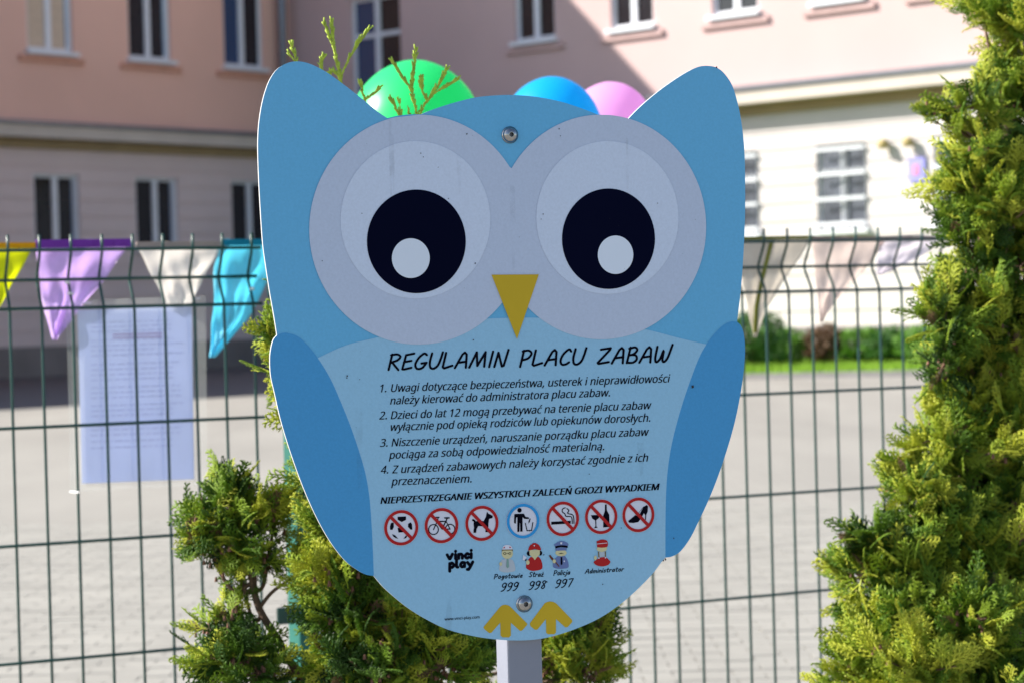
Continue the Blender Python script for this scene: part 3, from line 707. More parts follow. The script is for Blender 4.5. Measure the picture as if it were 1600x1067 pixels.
# --- hand-drawn lettering from strokes
GL = {
 'R': (.6, [(0, [(0, 0), (.03, 1)]), (1, [(-.02, .95), (.3, 1), (.52, .85), (.4, .62), (.08, .48)]), (0, [(.1, .5), (.55, -.02)])]),
 'E': (.52, [(0, [(.5, 1.02), (.06, .93), (0, .02), (.1, 0), (.5, .1)]), (0, [(.02, .48), (.42, .55)])]),
 'G': (.66, [(1, [(.55, .9), (.38, 1.0), (.12, .72), (0, .3), (.15, .02), (.42, .06), (.6, .36)]), (0, [(.62, .40), (.34, .36)])]),
 'U': (.62, [(1, [(0, 1), (-.03, .45), (.06, .08), (.26, 0), (.46, .2), (.55, .6), (.6, 1.05)])]),
 'L': (.52, [(0, [(0, 1), (-.03, .08), (.06, 0), (.5, .16)])]),
 'A': (.66, [(0, [(-.02, 0), (.26, .86), (.38, .99), (.5, .86), (.6, 0)]), (0, [(.12, .34), (.56, .40)])]),
 'M': (.92, [(0, [(-.04, 0), (.22, .98), (.40, .1), (.72, .98), (.80, .04)])]),
 'I': (.12, [(0, [(0, 0), (.05, 1)])]),
 'N': (.68, [(0, [(0, 0), (.08, .92), (.42, .02), (.52, .06), (.62, 1.08)])]),
 'P': (.54, [(0, [(0, -.05), (.04, 1)]), (1, [(-.02, .95), (.3, 1), (.50, .8), (.36, .5), (.05, .38)])]),
 'C': (.56, [(1, [(.5, .86), (.36, 1.0), (.1, .7), (0, .3), (.12, .03), (.34, .03), (.5, .16)])]),
 'Z': (.66, [(0, [(.04, .92), (.58, 1.0), (.56, .9), (0, .06), (.06, .0), (.62, .1)])]),
 'B': (.56, [(0, [(0, 0), (.04, 1)]), (1, [(-.02, .93), (.3, 1), (.45, .82), (.3, .58), (.08, .5)]), (1, [(.12, .52), (.42, .48), (.52, .22), (.34, .02), (0, .02)])]),
 'W': (.9, [(1, [(0, 1), (.0, .3), (.1, .0), (.28, .2), (.40, .75), (.42, .2), (.52, 0), (.7, .25), (.84, 1.1)])]),
 'S': (.5, [(1, [(.48, .9), (.25, 1), (.03, .78), (.2, .55), (.42, .3), (.25, 0), (-.02, .08)])]),
 ' ': (.45, []),
 '9': (.56, [(1, [(.5, .75), (.3, 1), (.02, .8), (.1, .5), (.35, .5), (.5, .75)]), (1, [(.52, .9), (.46, .4), (.25, .05), (0, -.05)])]),
 '8': (.56, [(1, [(.45, .88), (.25, 1), (.05, .82), (.3, .5), (.4, .2), (.2, 0), (.02, .18), (.25, .5), (.5, .85), (.6, .82)])]),
 '7': (.52, [(0, [(0, .97), (.52, 1.02), (.5, .9), (.15, -.02)])]),
 'o': (.44, [(1, [(.2, .58), (.03, .35), (.08, .05), (.28, .05), (.38, .3), (.3, .55), (.2, .58)])]),
 'g': (.42, [(1, [(.36, .52), (.15, .55), (.03, .25), (.15, .04), (.33, .3), (.36, .52)]), (1, [(.38, .56), (.34, 0), (.2, -.35), (-.02, -.3)])]),
 't': (.36, [(1, [(.16, .95), (.12, .3), (.18, .02), (.32, .06)]), (0, [(-.02, .62), (.36, .66)])]),
 'w': (.6, [(1, [(0, .56), (.04, .08), (.16, .04), (.28, .45), (.34, .06), (.46, .08), (.56, .6)])]),
 'i': (.1, [(0, [(0, 0), (.03, .56)]), (0, [(.05, .82), (.06, .88)])]),
 'e': (.42, [(1, [(.04, .28), (.34, .38), (.26, .58), (.06, .42), (.08, .04), (.36, .08)])]),
 'r': (.34, [(0, [(0, 0), (.03, .56)]), (1, [(.03, .35), (.14, .55), (.32, .52)])]),
 'a': (.44, [(1, [(.36, .5), (.15, .56), (.02, .22), (.12, .02), (.32, .25), (.37, .52)]), (0, [(.37, .56), (.38, .04)])]),
 'ż': (.4, [(0, [(.02, .54), (.36, .58), (0, .04), (.38, .02)]), (0, [(.22, .85), (.23, .9)])]),
 'l': (.1, [(0, [(.03, 1.02), (0, 0)])]),
 'c': (.36, [(1, [(.34, .5), (.2, .58), (.03, .3), (.1, .03), (.34, .08)])]),
 'j': (.22, [(1, [(.14, .56), (.12, -.1), (0, -.35), (-.12, -.3)]), (0, [(.16, .84), (.17, .9)])]),
 'd': (.44, [(1, [(.34, .5), (.15, .56), (.02, .22), (.12, .02), (.34, .2)]), (0, [(.38, 1.02), (.36, .02)])]),
 'm': (.66, [(0, [(0, 0), (.03, .56)]), (1, [(.02, .35), (.16, .56), (.28, .45), (.28, 0)]), (1, [(.29, .35), (.44, .56), (.57, .45), (.58, 0)])]),
 'n': (.42, [(0, [(0, 0), (.03, .56)]), (1, [(.02, .35), (.18, .56), (.33, .42), (.35, 0)])]),
 's': (.34, [(1, [(.32, .52), (.12, .56), (.06, .38), (.26, .22), (.2, .02), (-.02, .06)])]),
 # rounded logo letters
 'V1': (.56, [(0, [(0, .52), (.22, .08), (.28, .08), (.5, .56)])]),
 'Y1': (.56, [(0, [(0, .52), (.25, .12)]), (0, [(.5, .54), (.24, -.05), (.1, -.28), (-.02, -.26)])]),
}
def stroke(b, pts, w, off, smooth):
    """brush stroke with round ends on the board; pts in photo pixels"""
    if not smooth and len(pts) > 2:
        for k in range(1, len(pts) - 1):
            ax_, ay = pts[k][0] - pts[k - 1][0], pts[k][1] - pts[k - 1][1]; bx_, by = pts[k + 1][0] - pts[k][0], pts[k + 1][1] - pts[k][1]
            if (ax_ * bx_ + ay * by) < .72 * math.hypot(ax_, ay) * math.hypot(bx_, by):
                stroke(b, pts[:k + 1], w, off, 0); stroke(b, pts[k:], w, off + .00002, 0); return
    if smooth and len(pts) > 2: pts = c2(pts, 5)
    n = len(pts); L = []; 
    for i, (x, y) in enumerate(pts):
        a = pts[max(0, i - 1)]; c = pts[min(n - 1, i + 1)]
        dx, dy = c[0] - a[0], c[1] - a[1]; d = math.hypot(dx, dy) or 1; dx /= d; dy /= d
        L.append((x, y, dx, dy))
    st = []
    x, y, dx, dy = L[0]
    for q in (90, 60, 30): st.append((x - dx * w * math.sin(R(q)), y - dy * w * math.sin(R(q)), dx, dy, w * math.cos(R(q))))
    for i, (x, y, dx, dy) in enumerate(L): st.append((x, y, dx, dy, w))
    x, y, dx, dy = L[-1]
    for q in (30, 60, 90): st.append((x + dx * w * math.sin(R(q)), y + dy * w * math.sin(R(q)), dx, dy, w * math.cos(R(q))))
    i0 = len(b.v)
    for x, y, dx, dy, ww in st:
        b.v.append(sp(x - dy * ww, y + dx * ww, off)); b.v.append(sp(x, y, off + .00012)); b.v.append(sp(x + dy * ww, y - dx * ww, off))
    for k in range(len(st) - 1):
        for j in (0, 1):
            b.f.append([i0 + k * 3 + j, i0 + k * 3 + j + 1, i0 + k * 3 + 4 + j, i0 + k * 3 + 3 + j]); b.m.append(0)
def handwriting(name, body, p0, p1, cap, w, shear=.2, gap=.14, m='black', keys=None):
    keys = keys or list(body); x = 0; items = []
    for ch in keys:
        adv, st = GL[ch]; items.append((x, st)); x += adv + gap
    tot = x - gap; b = MB(); ns = 0
    for x0, st in items:
        for sm, P in st:
            Q = []
            for (a, y) in P:
                t = (x0 + a) / tot
                Q.append((p0[0] + (p1[0] - p0[0]) * t + shear * y * cap, p0[1] + (p1[1] - p0[1]) * t - y * cap))
            stroke(b, Q, w, .0006 + (ns % 3) * .00004, sm); ns += 1
    o = b.build(name, M[m]); o.parent = board; return o
handwriting('title_lettering', 'REGULAMIN PLACU ZABAW', (607, 577.5), (1047, 564.8), 24.0, 1.75, .2, .17)
handwriting('caption_lettering', 'Pogotowie', (772, 903.5), (816, 901.3), 6.8, .62)
handwriting('caption_lettering', 'Straż', (826.5, 900.5), (848.5, 899.8), 7.2, .62)
handwriting('caption_lettering', 'Policja', (865, 898), (890, 896.6), 7.2, .62)
handwriting('caption_lettering', 'Administrator', (914, 895.3), (974, 891.3), 6.6, .62, .2, .15)
handwriting('number_lettering', '999', (783, 922.5), (808.5, 920.8), 12.2, .8, .2, .2)
handwriting('number_lettering', '998', (826.5, 920), (852, 918.5), 12.2, .8, .2, .2)
handwriting('number_lettering', '997', (868, 917), (893, 915.5), 12.2, .8, .2, .2)
# company wordmark, two lines of fat round letters
lg = MB(); 
def fat(keys, p0, p1, cap, w, gap=.24):
    x = 0; items = []
    for ch in keys:
        adv, st = GL[ch]; items.append((x, st)); x += adv + gap
    tot = x - gap; ns = 0
    for x0, st in items:
        for sm, P in st:
            Q = [(p0[0] + (p1[0] - p0[0]) * (x0 + a) / tot, p0[1] + (p1[1] - p0[1]) * (x0 + a) / tot - y * cap) for a, y in P]
            stroke(lg, Q, w, .0006 + (ns % 3) * .00004, sm); ns += 1
GL['pl'] = (.42, [(0, [(0, .5), (.0, -.36)]), (1, [(.02, .4), (.2, .55), (.38, .3), (.22, .05), (.02, .15)])])
GL['ll'] = (.16, [(1, [(0, .85), (0, .15), (.12, .05)])]); GL['il'] = (.06, [(0, [(0, .06), (0, .52)]), (0, [(0, .84), (.005, .86)])])
GL['al'] = (.44, [(1, [(.36, .5), (.15, .54), (.0, .28), (.14, .05), (.34, .15)]), (0, [(.38, .5), (.38, .06)])])
GL['nl'] = (.38, [(0, [(0, .06), (0, .5)]), (1, [(.0, .35), (.16, .52), (.34, .42), (.35, .06)])])
GL['cl'] = (.34, [(1, [(.34, .46), (.18, .53), (.0, .28), (.16, .05), (.34, .12)])])
fat(['V1', 'il', 'nl', 'cl', 'il'], (698.5, 873.6), (737, 871.4), 14.5, 2.35)
fat(['pl', 'll', 'al', 'Y1'], (702.5, 886.6), (739.5, 884.6), 14, 2.35, .22)
o = lg.build('wordmark_lettering', M['black']); o.parent = board

# --- pictograms
zA = lambda L: [(590 + x / 7.26, 770 + y / 7.26) for x, y in L]
zB = lambda L: [(780 + x / 6.154, 770 + y / 6.154) for x, y in L]
def ring_strip(b, cx, cy, rx, ry, k, off, mi=0, n=56):
    i0 = len(b.v)
    for j in range(n):
        t = 2 * math.pi * j / n
        b.v.append(sp(cx + rx * math.cos(t), cy + ry * math.sin(t) - .03 * rx * math.cos(t), off)); b.v.append(sp(cx + rx * k * math.cos(t), cy + ry * k * math.sin(t) - .03 * rx * k * math.cos(t), off))
    for j in range(n):
        a = i0 + 2 * j; c = i0 + 2 * ((j + 1) % n); b.f.append([a, a + 1, c + 1, c]); b.m.append(mi)
def picto(cx, cy, rx, ry, polys, strokes, ban=True, lab=None):
    e = [(x, y - .03 * (x - cx)) for x, y in ell(cx, cy, rx, ry, 48)]
    o = pr('pictogram', [(e, 0)], .0006, [M['white_print']], sign)
    o.parent = board
    if lab: o['label'] = lab
    # sub-parts hang under the board as siblings would exceed the depth limit
    b = MB(); ring_strip(b, cx, cy, rx - .6, ry - .6, .83, .0012)
    if ban:
        q = .62; w = 2.5; x0, y0, x1, y1 = cx - rx * q, cy - ry * q * .98, cx + rx * q, cy + ry * q * .98
        d = math.hypot(x1 - x0, y1 - y0); nx, ny = -(y1 - y0) / d * w, (x1 - x0) / d * w
        poly_mesh(b, [sp(x, y, .00115) for x, y in ((x0 + nx, y0 + ny), (x1 + nx, y1 + ny), (x1 - nx, y1 - ny), (x0 - nx, y0 - ny))])
    r = b.build('pictogram_ring', M['red'] if ban else M['ring_blue']); r.parent = board
    b = MB()
    for pl in polys: poly_mesh(b, [sp(x, y, .0009) for x, y in pl])
    for w, P, sm in strokes: stroke(b, P, w, .00092 + random.uniform(0, .00006), sm)
    s_ = b.build('pictogram_symbol', M['black']); s_.parent = board
picto(626.5, 823.7, 27.3, 28.2, [zA(p) for p in ([(225, 265), (320, 262), (320, 300), (272, 325), (225, 300)], [(150, 335), (180, 330), (182, 380), (165, 415), (140, 412), (138, 375)], [(345, 345), (372, 328), (388, 350), (392, 410), (372, 412), (342, 380)], [(225, 390), (290, 405), (290, 440), (235, 445)], [(162, 462), (195, 475), (232, 515), (205, 508), (175, 490)], [(340, 475), (318, 480), (290, 515), (320, 508)])], [], lab='no football pictogram')
wh = lambda x, y, r: [(x + r * math.cos(t * math.pi / 12), y + r * 1.03 * math.sin(t * math.pi / 12)) for t in range(25)]
picto(689.4, 820.3, 26.9, 28.1, [], [(.8, zA(wh(632, 410, 55)), 0), (.8, zA(wh(820, 405, 53)), 0), (.8, zA([(632, 410), (672, 322), (685, 276)]), 0), (.8, zA([(655, 272), (695, 271)]), 0), (.9, zA([(670, 318), (775, 318)]), 0), (.9, zA([(668, 325), (730, 405)]), 0), (.9, zA([(730, 405), (788, 282)]), 0), (1.1, zA([(760, 278), (808, 278)]), 0), (.7, zA([(775, 318), (820, 405)]), 0), (.8, zA([(730, 405), (820, 405)]), 0)], lab='no cycling pictogram')
picto(752.5, 816.8, 26.5, 28.1, [zA([(1068, 300), (1080, 290), (1100, 300), (1110, 315), (1200, 315), (1225, 270), (1238, 208), (1252, 228), (1305, 255), (1300, 280), (1262, 290), (1255, 340), (1250, 440), (1220, 440), (1222, 400), (1200, 375), (1140, 370), (1120, 405), (1115, 448), (1085, 448), (1085, 420), (1092, 390), (1085, 345), (1090, 320), (1072, 315)])], [], lab='no dogs pictogram')
picto(816.9, 813.4, 26.2, 27.8, [zB(ell(193, 163, 21, 22, 20)), zB([(150, 198), (235, 195), (250, 225), (285, 232), (283, 246), (240, 245), (222, 228), (222, 368), (200, 368), (199, 285), (194, 285), (192, 370), (172, 370), (172, 230), (160, 232), (158, 292), (141, 285), (142, 205)]), zB([(292, 240), (300, 243), (290, 278), (279, 292), (280, 268)])], [(.7, zB([(249, 287), (265, 359), (309, 356), (321, 280)]), 0)], ban=False, lab='use the litter bin pictogram')
picto(878.8, 809.8, 26, 27.6, [zB([(498, 273), (685, 263), (685, 290), (498, 301)])], [(.75, zB([(632, 139), (608, 150), (605, 178), (628, 196), (640, 220), (692, 228), (700, 290)]), 1), (.75, zB([(648, 146), (668, 165), (655, 192), (700, 205), (714, 232), (716, 290)]), 1)], lab='no smoking pictogram')
picto(938.8, 806.6, 25.8, 27.5, [zB([(880, 210), (962, 207), (955, 238), (930, 258), (932, 318), (945, 330), (908, 334), (923, 318), (921, 260), (893, 243)]), zB([(1015, 108), (1030, 106), (1033, 165), (1055, 205), (1060, 322), (998, 328), (998, 215), (1013, 170)])], [], lab='no alcohol pictogram')
picto(996.9, 803.6, 25.5, 27.6, [zB([(1238, 265), (1300, 215), (1345, 205), (1385, 130), (1415, 112), (1428, 125), (1425, 175), (1412, 205), (1408, 255), (1400, 255), (1402, 210), (1388, 190), (1365, 235), (1335, 275), (1290, 285), (1245, 282)])], [(.25, zB([(1300, 214), (1335, 190), (1385, 128)]), 1)], lab='no high heels pictogram')

# --- little occupation figures
fm = [M['skin'], M['coat'], M['tie'] if False else mat('print_tie_green', (.16, .30, .27), .5), M['hair'], M['red'], M['black'], M['uniform'], M['baton'], M['white_print']]
def figure(polys, lab):
    b = MB()
    for i, (mi, P) in enumerate(polys): poly_mesh(b, [sp(x, y, .0006 + i * .00006) for x, y in P], mi)
    o = b.build('figure_print', fm); o.parent = board; o['label'] = lab
figure([(1, zB(c2([(55, 628), (20, 645), (2, 690), (0, 738), (40, 758), (100, 758), (152, 740), (145, 680), (128, 642), (95, 628)], 3))), (0, zB(ell(76, 578, 54, 52, 28))), (3, zB([(22, 560), (24, 540), (130, 538), (130, 560), (118, 548), (36, 550)])),
        (8, zB(c2([(26, 540), (40, 505), (76, 495), (112, 505), (128, 538)], 3))), (4, zB([(32, 528), (50, 512), (54, 528)])), (4, zB([(94, 526), (98, 510), (116, 524)])), (0, zB(ell(12, 678, 14, 18, 14))), (2, zB([(70, 630), (86, 630), (92, 705), (79, 720), (66, 706)])),
        (5, zB([(36, 578), (40, 568), (56, 566), (62, 576), (88, 576), (94, 566), (108, 568), (112, 578), (104, 590), (92, 588), (86, 579), (64, 579), (56, 590), (44, 590)])), (0, zB([(42, 578), (46, 571), (55, 571), (58, 578), (54, 586), (46, 586)])), (0, zB([(92, 578), (96, 571), (104, 571), (107, 578), (103, 586), (95, 586)]))], 'small printed ambulance medic figure')
figure([(4, zB(c2([(300, 612), (270, 650), (256, 715), (300, 742), (350, 744), (412, 722), (405, 650), (380, 610)], 3))), (5, zB(ell(285, 578, 22, 24, 18))), (5, zB(ell(392, 574, 20, 24, 18))), (0, zB([(288, 545), (388, 543), (388, 585), (352, 625), (340, 642), (326, 622), (290, 588)])),
        (4, zB(c2([(274, 552), (288, 510), (318, 484), (358, 482), (388, 508), (398, 546), (340, 536)], 3))), (4, zB([(316, 484), (320, 478), (352, 477), (356, 484)])), (8, zB([(327, 498), (342, 496), (335, 514)])), (0, zB(ell(272, 664, 17, 22, 14))), (8, zB([(228, 592), (262, 615), (240, 645), (222, 638)])), (5, zB([(240, 640), (262, 628), (254, 652)]))], 'small printed firefighter figure')
figure([(6, zB(c2([(560, 605), (525, 640), (515, 705), (560, 724), (620, 724), (666, 708), (655, 640), (630, 602)], 3))), (0, zB(ell(592, 572, 54, 32, 24))), (6, zB(c2([(524, 492), (560, 468), (595, 458), (640, 468), (664, 490), (645, 515), (540, 520)], 3))), (6, zB([(538, 525), (648, 520), (646, 548), (540, 552)])), (5, zB(c2([(536, 508), (592, 498), (652, 504), (652, 524), (595, 516), (538, 530)], 2))),
        (8, zB([(584, 472), (604, 470), (602, 486), (594, 492), (585, 486)])), (5, zB([(565, 582), (592, 572), (622, 580), (596, 580)])), (5, zB([(588, 612), (604, 612), (606, 680), (597, 690), (588, 682)])), (8, zB(ell(622, 652, 7, 8, 10))), (7, zB([(474, 600), (488, 590), (522, 632), (505, 645)])), (0, zB(ell(526, 652, 16, 20, 14))), (7, zB([(535, 665), (545, 660), (576, 700), (570, 706)]))], 'small printed police officer figure')
figure([(1, zB([(950, 565), (1020, 562), (1032, 625), (945, 630)])), (0, zB(c2([(938, 520), (940, 548), (985, 564), (1030, 546), (1034, 514)], 3))), (4, zB(c2([(934, 460), (985, 443), (1036, 456), (1040, 510), (990, 522), (940, 518)], 3))), (8, zB([(938, 484), (1036, 474), (1036, 479), (938, 489)])), (3, zB([(946, 560), (958, 560), (962, 615), (952, 615)])), (3, zB([(1012, 558), (1024, 558), (1024, 612), (1014, 612)])),
        (0, zB(ell(922, 620, 14, 22, 14))), (4, zB(c2([(958, 618), (1015, 612), (1045, 632), (1066, 660), (1040, 690), (985, 702), (930, 690), (905, 660), (930, 640)], 3))), (8, zB(ell(955, 622, 7, 7, 8))), (8, zB(ell(1018, 618, 7, 7, 8)))], 'small printed caretaker figure in red cap and apron')
st = bpy.data.materials.new('water_stain'); st.use_nodes = True; n_ = st.node_tree; pb = n_.nodes['Principled BSDF']; pb.inputs['Base Color'].default_value = (.10, .11, .12, 1); pb.inputs['Roughness'].default_value = .9
nzz = n_.nodes.new('ShaderNodeTexNoise'); nzz.inputs['Scale'].default_value = 60; tcc = n_.nodes.new('ShaderNodeTexCoord'); n_.links.new(tcc.outputs['Object'], nzz.inputs['Vector'])
mrr = n_.nodes.new('ShaderNodeMapRange'); mrr.inputs[1].default_value = .35; mrr.inputs[2].default_value = .75; mrr.inputs[3].default_value = .0; mrr.inputs[4].default_value = .11; n_.links.new(nzz.outputs['Fac'], mrr.inputs[0]); n_.links.new(mrr.outputs[0], pb.inputs['Alpha'])
for k_, (x, y0, y1, w_) in enumerate(((609, 188, 320, 1.8), (613, 210, 300, 1.5), (979, 215, 330, 1.6), (716, 240, 300, 3), (800, 290, 420, 4), (560, 640, 760, 6), (1000, 690, 740, 5), (700, 985, 930, 5))):
    pr('water_stain', [([(x - w_, y0), (x + w_, y0 + 2), (x + w_ * .7 + 2, (y0 + y1) / 2), (x + w_ * .4 + 2, y1), (x - w_ * .4 + 2, y1 + 4), (x - w_ * .7, (y0 + y1) / 2)], 0)], .0011, [st])
# specks and small chips on the print
b = MB()
for (x, y, r) in ((1081.5, 603.8, 2.2), (542, 587, 1.2), (541.5, 590, 1.0), (561.5, 592.5, .8), (640, 575.8, .9), (729, 210, 1.2), (657, 240, 1.0), (661, 246, .8), (873, 202, 1.0), (875, 213, .8), (742, 412, 1.1), (503, 408, .8), (700, 311, .8), (848, 335, 1), (845, 343, .8), (1027, 318, .8), (565, 334, .8), (739, 531, 1), (849, 866, 1), (970, 824, .9), (941, 912, 1), (1039, 873, 1.6), (1036, 875, 1.3), (1119, 106, 1.4), (920, 740, .8), (684, 262, .7), (1052, 840, 1)):
    poly_mesh(b, [sp(x + r * math.cos(t * .9) * random.uniform(.7, 1.1), y + r * 1.2 * math.sin(t * .9) * random.uniform(.7, 1.1), .00135) for t in range(7)])
for _ in range(60):
    x, y, r = random.uniform(500, 1090), random.uniform(200, 900), random.uniform(.25, .5)
    poly_mesh(b, [sp(x + r * math.cos(t * 1.25), y + r * math.sin(t * 1.25), .00165) for t in range(5)])
o = b.build('dirt_specks', M['dirt']); o.parent = board

# --- bolts
def bolt(px, py, r_px):
    c = sp(px, py, 0); r = r_px * 2.26 / FPX; ax3 = NS
    a = US; d = Z; b = MB(); n = 32
    prof = [(1.12, 0), (1.12, .0009 / r), (1.0, .0012 / r), (.98, .0022 / r), (.88, .0036 / r), (.7, .0050 / r), (.45, .0060 / r), (.36, .0062 / r)]
    for q, h in prof:
        for j in range(n): t = 2 * math.pi * j / n; b.v.append(c + a * (q * r * math.cos(t)) + d * (q * r * math.sin(t)) + NS * (h * r))
    for i in range(len(prof) - 1):
        for j in range(n): b.f.append([i * n + j, i * n + (j + 1) % n, (i + 1) * n + (j + 1) % n, (i + 1) * n + j]); b.m.append(0)
    o = b.build('bolt', M['steel'], sign, True)
    b = MB(); hex_o = [c + NS * .0062 + (a * math.cos(k * math.pi / 3 + .3) + d * math.sin(k * math.pi / 3 + .3)) * r * .34 for k in range(6)]
    hex_i = [p - NS * .0032 for p in hex_o]; cir = [c + NS * .0062 + (a * math.cos(k * math.pi / 12 + .3) + d * math.sin(k * math.pi / 12 + .3)) * r * .365 for k in range(24)]
    for k in range(6): b.face([hex_o[k], hex_o[(k + 1) % 6], hex_i[(k + 1) % 6], hex_i[k]])
    b.face(hex_i)
    s_ = b.build('hex_socket', M['socket']); s_.parent = o
    b = MB()
    for k in range(6):
        for q in range(4): b.face([cir[(k * 4 + q) % 24], cir[(k * 4 + q + 1) % 24], hex_o[(k + (q >= 2)) % 6]])
        b.face([hex_o[k], cir[(k * 4 + 2) % 24], hex_o[(k + 1) % 6]])
    s_ = b.build('socket_rim', M['steel']); s_.parent = o
bolt(796.5, 211.5, 12.0); bolt(819, 942.6, 12.0)
# --- post: 40 mm square tube behind the board
fl = sp(794, 1000); fr_ = sp(849, 997.5); cx_ = (fl + fr_) / 2; wd = (fr_ - fl).length
pc = Vector((cx_.x, cx_.y, 0)) - NS * (TH + .001 + .019)
b = MB(); b.box(pc + Z * (1.385 / 2), wd, .038, 1.385, (US, NS, Z)); b.build('post', M['post_paint'], sign, bevel=.002)
b = MB(); b.box(pc + Z * 1.3875, wd - .002, .036, .005, (US, NS, Z)); b.build('post_cap', M['black'], sign)

# ------------------------------------------------------------------ thujas
def spray_proto(seed):
    r = random.Random(seed); V = []; Fc = []
    def tw(p, a, L, w, bend=0, tz=0):
        pts = []; n = 2; x, y = p; an = a; z = tz
        i0 = len(V)
        for k in range(n + 1):
            t = k / n; ww = w * (1, .95, .35)[k]
            sx, sy = -math.cos(an), math.sin(an)          # side vector
            zz = z - bend * t * t * L
            V.append((x + sx * ww, y + sy * ww, zz)); V.append((x - sx * ww, y - sy * ww, zz)); V.append((x, y, zz + ww * .8))
            pts.append((x, y, zz, an)); x += math.sin(an) * L / n; y += math.cos(an) * L / n; an += r.uniform(-.12, .12)
        for k in range(n):
            for j in range(3):
                a0 = i0 + k * 3 + j; a1 = i0 + k * 3 + (j + 1) % 3
                Fc.append((a0, a1, a1 + 3)); Fc.append((a0, a1 + 3, a0 + 3))
        Fc.append((i0 + n * 3, i0 + n * 3 + 1, i0 + n * 3 + 2))
    tw((0, 0), 0, 1.0, .024, .12)
    side = 1; t = .14
    while t < .93:
        side = -side; L = (.52 * (1 - t) ** .75 + .07) * r.uniform(.75, 1.15); a = side * r.uniform(.6, .85)
        bz = -.12 * t * t; tw((0, t), a, L, .024, .25, bz)
        u = .22; s2 = side
        while u < .88 and L > .13:
            s2 = -s2; l2 = (.42 * L * (1 - u) + .06) * r.uniform(.8, 1.1); a2 = a + s2 * r.uniform(.5, .75)
            tw((math.sin(a) * L * u, t + math.cos(a) * L * u), a2, l2, .022, .3, bz - .25 * u * u * L)
            u += .06 / L + .1
        t += r.uniform(.07, .1)
    return np.array(V), np.array(Fc)
PROT = [spray_proto(i) for i in range(5)]
def foliage_mesh(name, T, parent, m, smooth=False):
    """T: list of (pos, dir, normal, scale, tint)"""
    vs, fs, ts = [], [], []; base = 0
    for p, d, nn, s, tint in T:
        V, Fc = PROT[rng.integers(0, len(PROT))]
        d = d / np.linalg.norm(d); x = np.cross(d, nn); x /= np.linalg.norm(x) + 1e-9; z = np.cross(x, d)
        W_ = (V[:, :1] * x + V[:, 1:2] * d + V[:, 2:3] * z) * s + p
        vs.append(W_); fs.append(Fc + base); base += len(V); ts.append(np.full(len(V), tint))
    V = np.concatenate(vs); Fc = np.concatenate(fs); T_ = np.concatenate(ts)
    me = bpy.data.meshes.new(name)
    me.vertices.add(len(V)); me.vertices.foreach_set('co', V.astype(np.float32).ravel())
    me.loops.add(len(Fc) * 3); me.loops.foreach_set('vertex_index', Fc.astype(np.int32).ravel())
    me.polygons.add(len(Fc)); me.polygons.foreach_set('loop_start', np.arange(0, len(Fc) * 3, 3, dtype=np.int32))
    me.update(calc_edges=True)
    at_ = me.attributes.new('tint', 'FLOAT', 'POINT'); at_.data.foreach_set('value', T_.astype(np.float32))
    me.materials.append(m)
    o = bpy.data.objects.new(name, me); COL.objects.link(o); attach(o, parent); return o
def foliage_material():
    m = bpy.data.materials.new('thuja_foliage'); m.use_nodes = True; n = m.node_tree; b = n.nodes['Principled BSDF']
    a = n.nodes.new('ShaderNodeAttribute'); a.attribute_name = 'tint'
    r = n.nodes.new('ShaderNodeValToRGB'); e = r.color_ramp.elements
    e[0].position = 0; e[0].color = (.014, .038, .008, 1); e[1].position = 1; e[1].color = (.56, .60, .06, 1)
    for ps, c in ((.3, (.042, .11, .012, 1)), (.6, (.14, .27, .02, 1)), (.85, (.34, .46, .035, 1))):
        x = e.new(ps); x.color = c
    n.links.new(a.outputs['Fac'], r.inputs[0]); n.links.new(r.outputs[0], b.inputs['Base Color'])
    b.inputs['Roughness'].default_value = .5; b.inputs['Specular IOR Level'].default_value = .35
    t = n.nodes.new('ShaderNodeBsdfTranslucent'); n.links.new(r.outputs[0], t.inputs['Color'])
    ms = n.nodes.new('ShaderNodeMixShader'); ms.inputs[0].default_value = .4
    n.links.new(b.outputs[0], ms.inputs[1]); n.links.new(t.outputs[0], ms.inputs[2]); n.links.new(ms.outputs[0], n.nodes['Material Output'].inputs[0])
    return m
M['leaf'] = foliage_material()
M['cone'] = mat('cone_brown', (.17, .08, .05), .8, .3, 90)
M['deadleaf'] = mat('dead_frond_brown', (.16, .085, .04), .8, .3, 30)
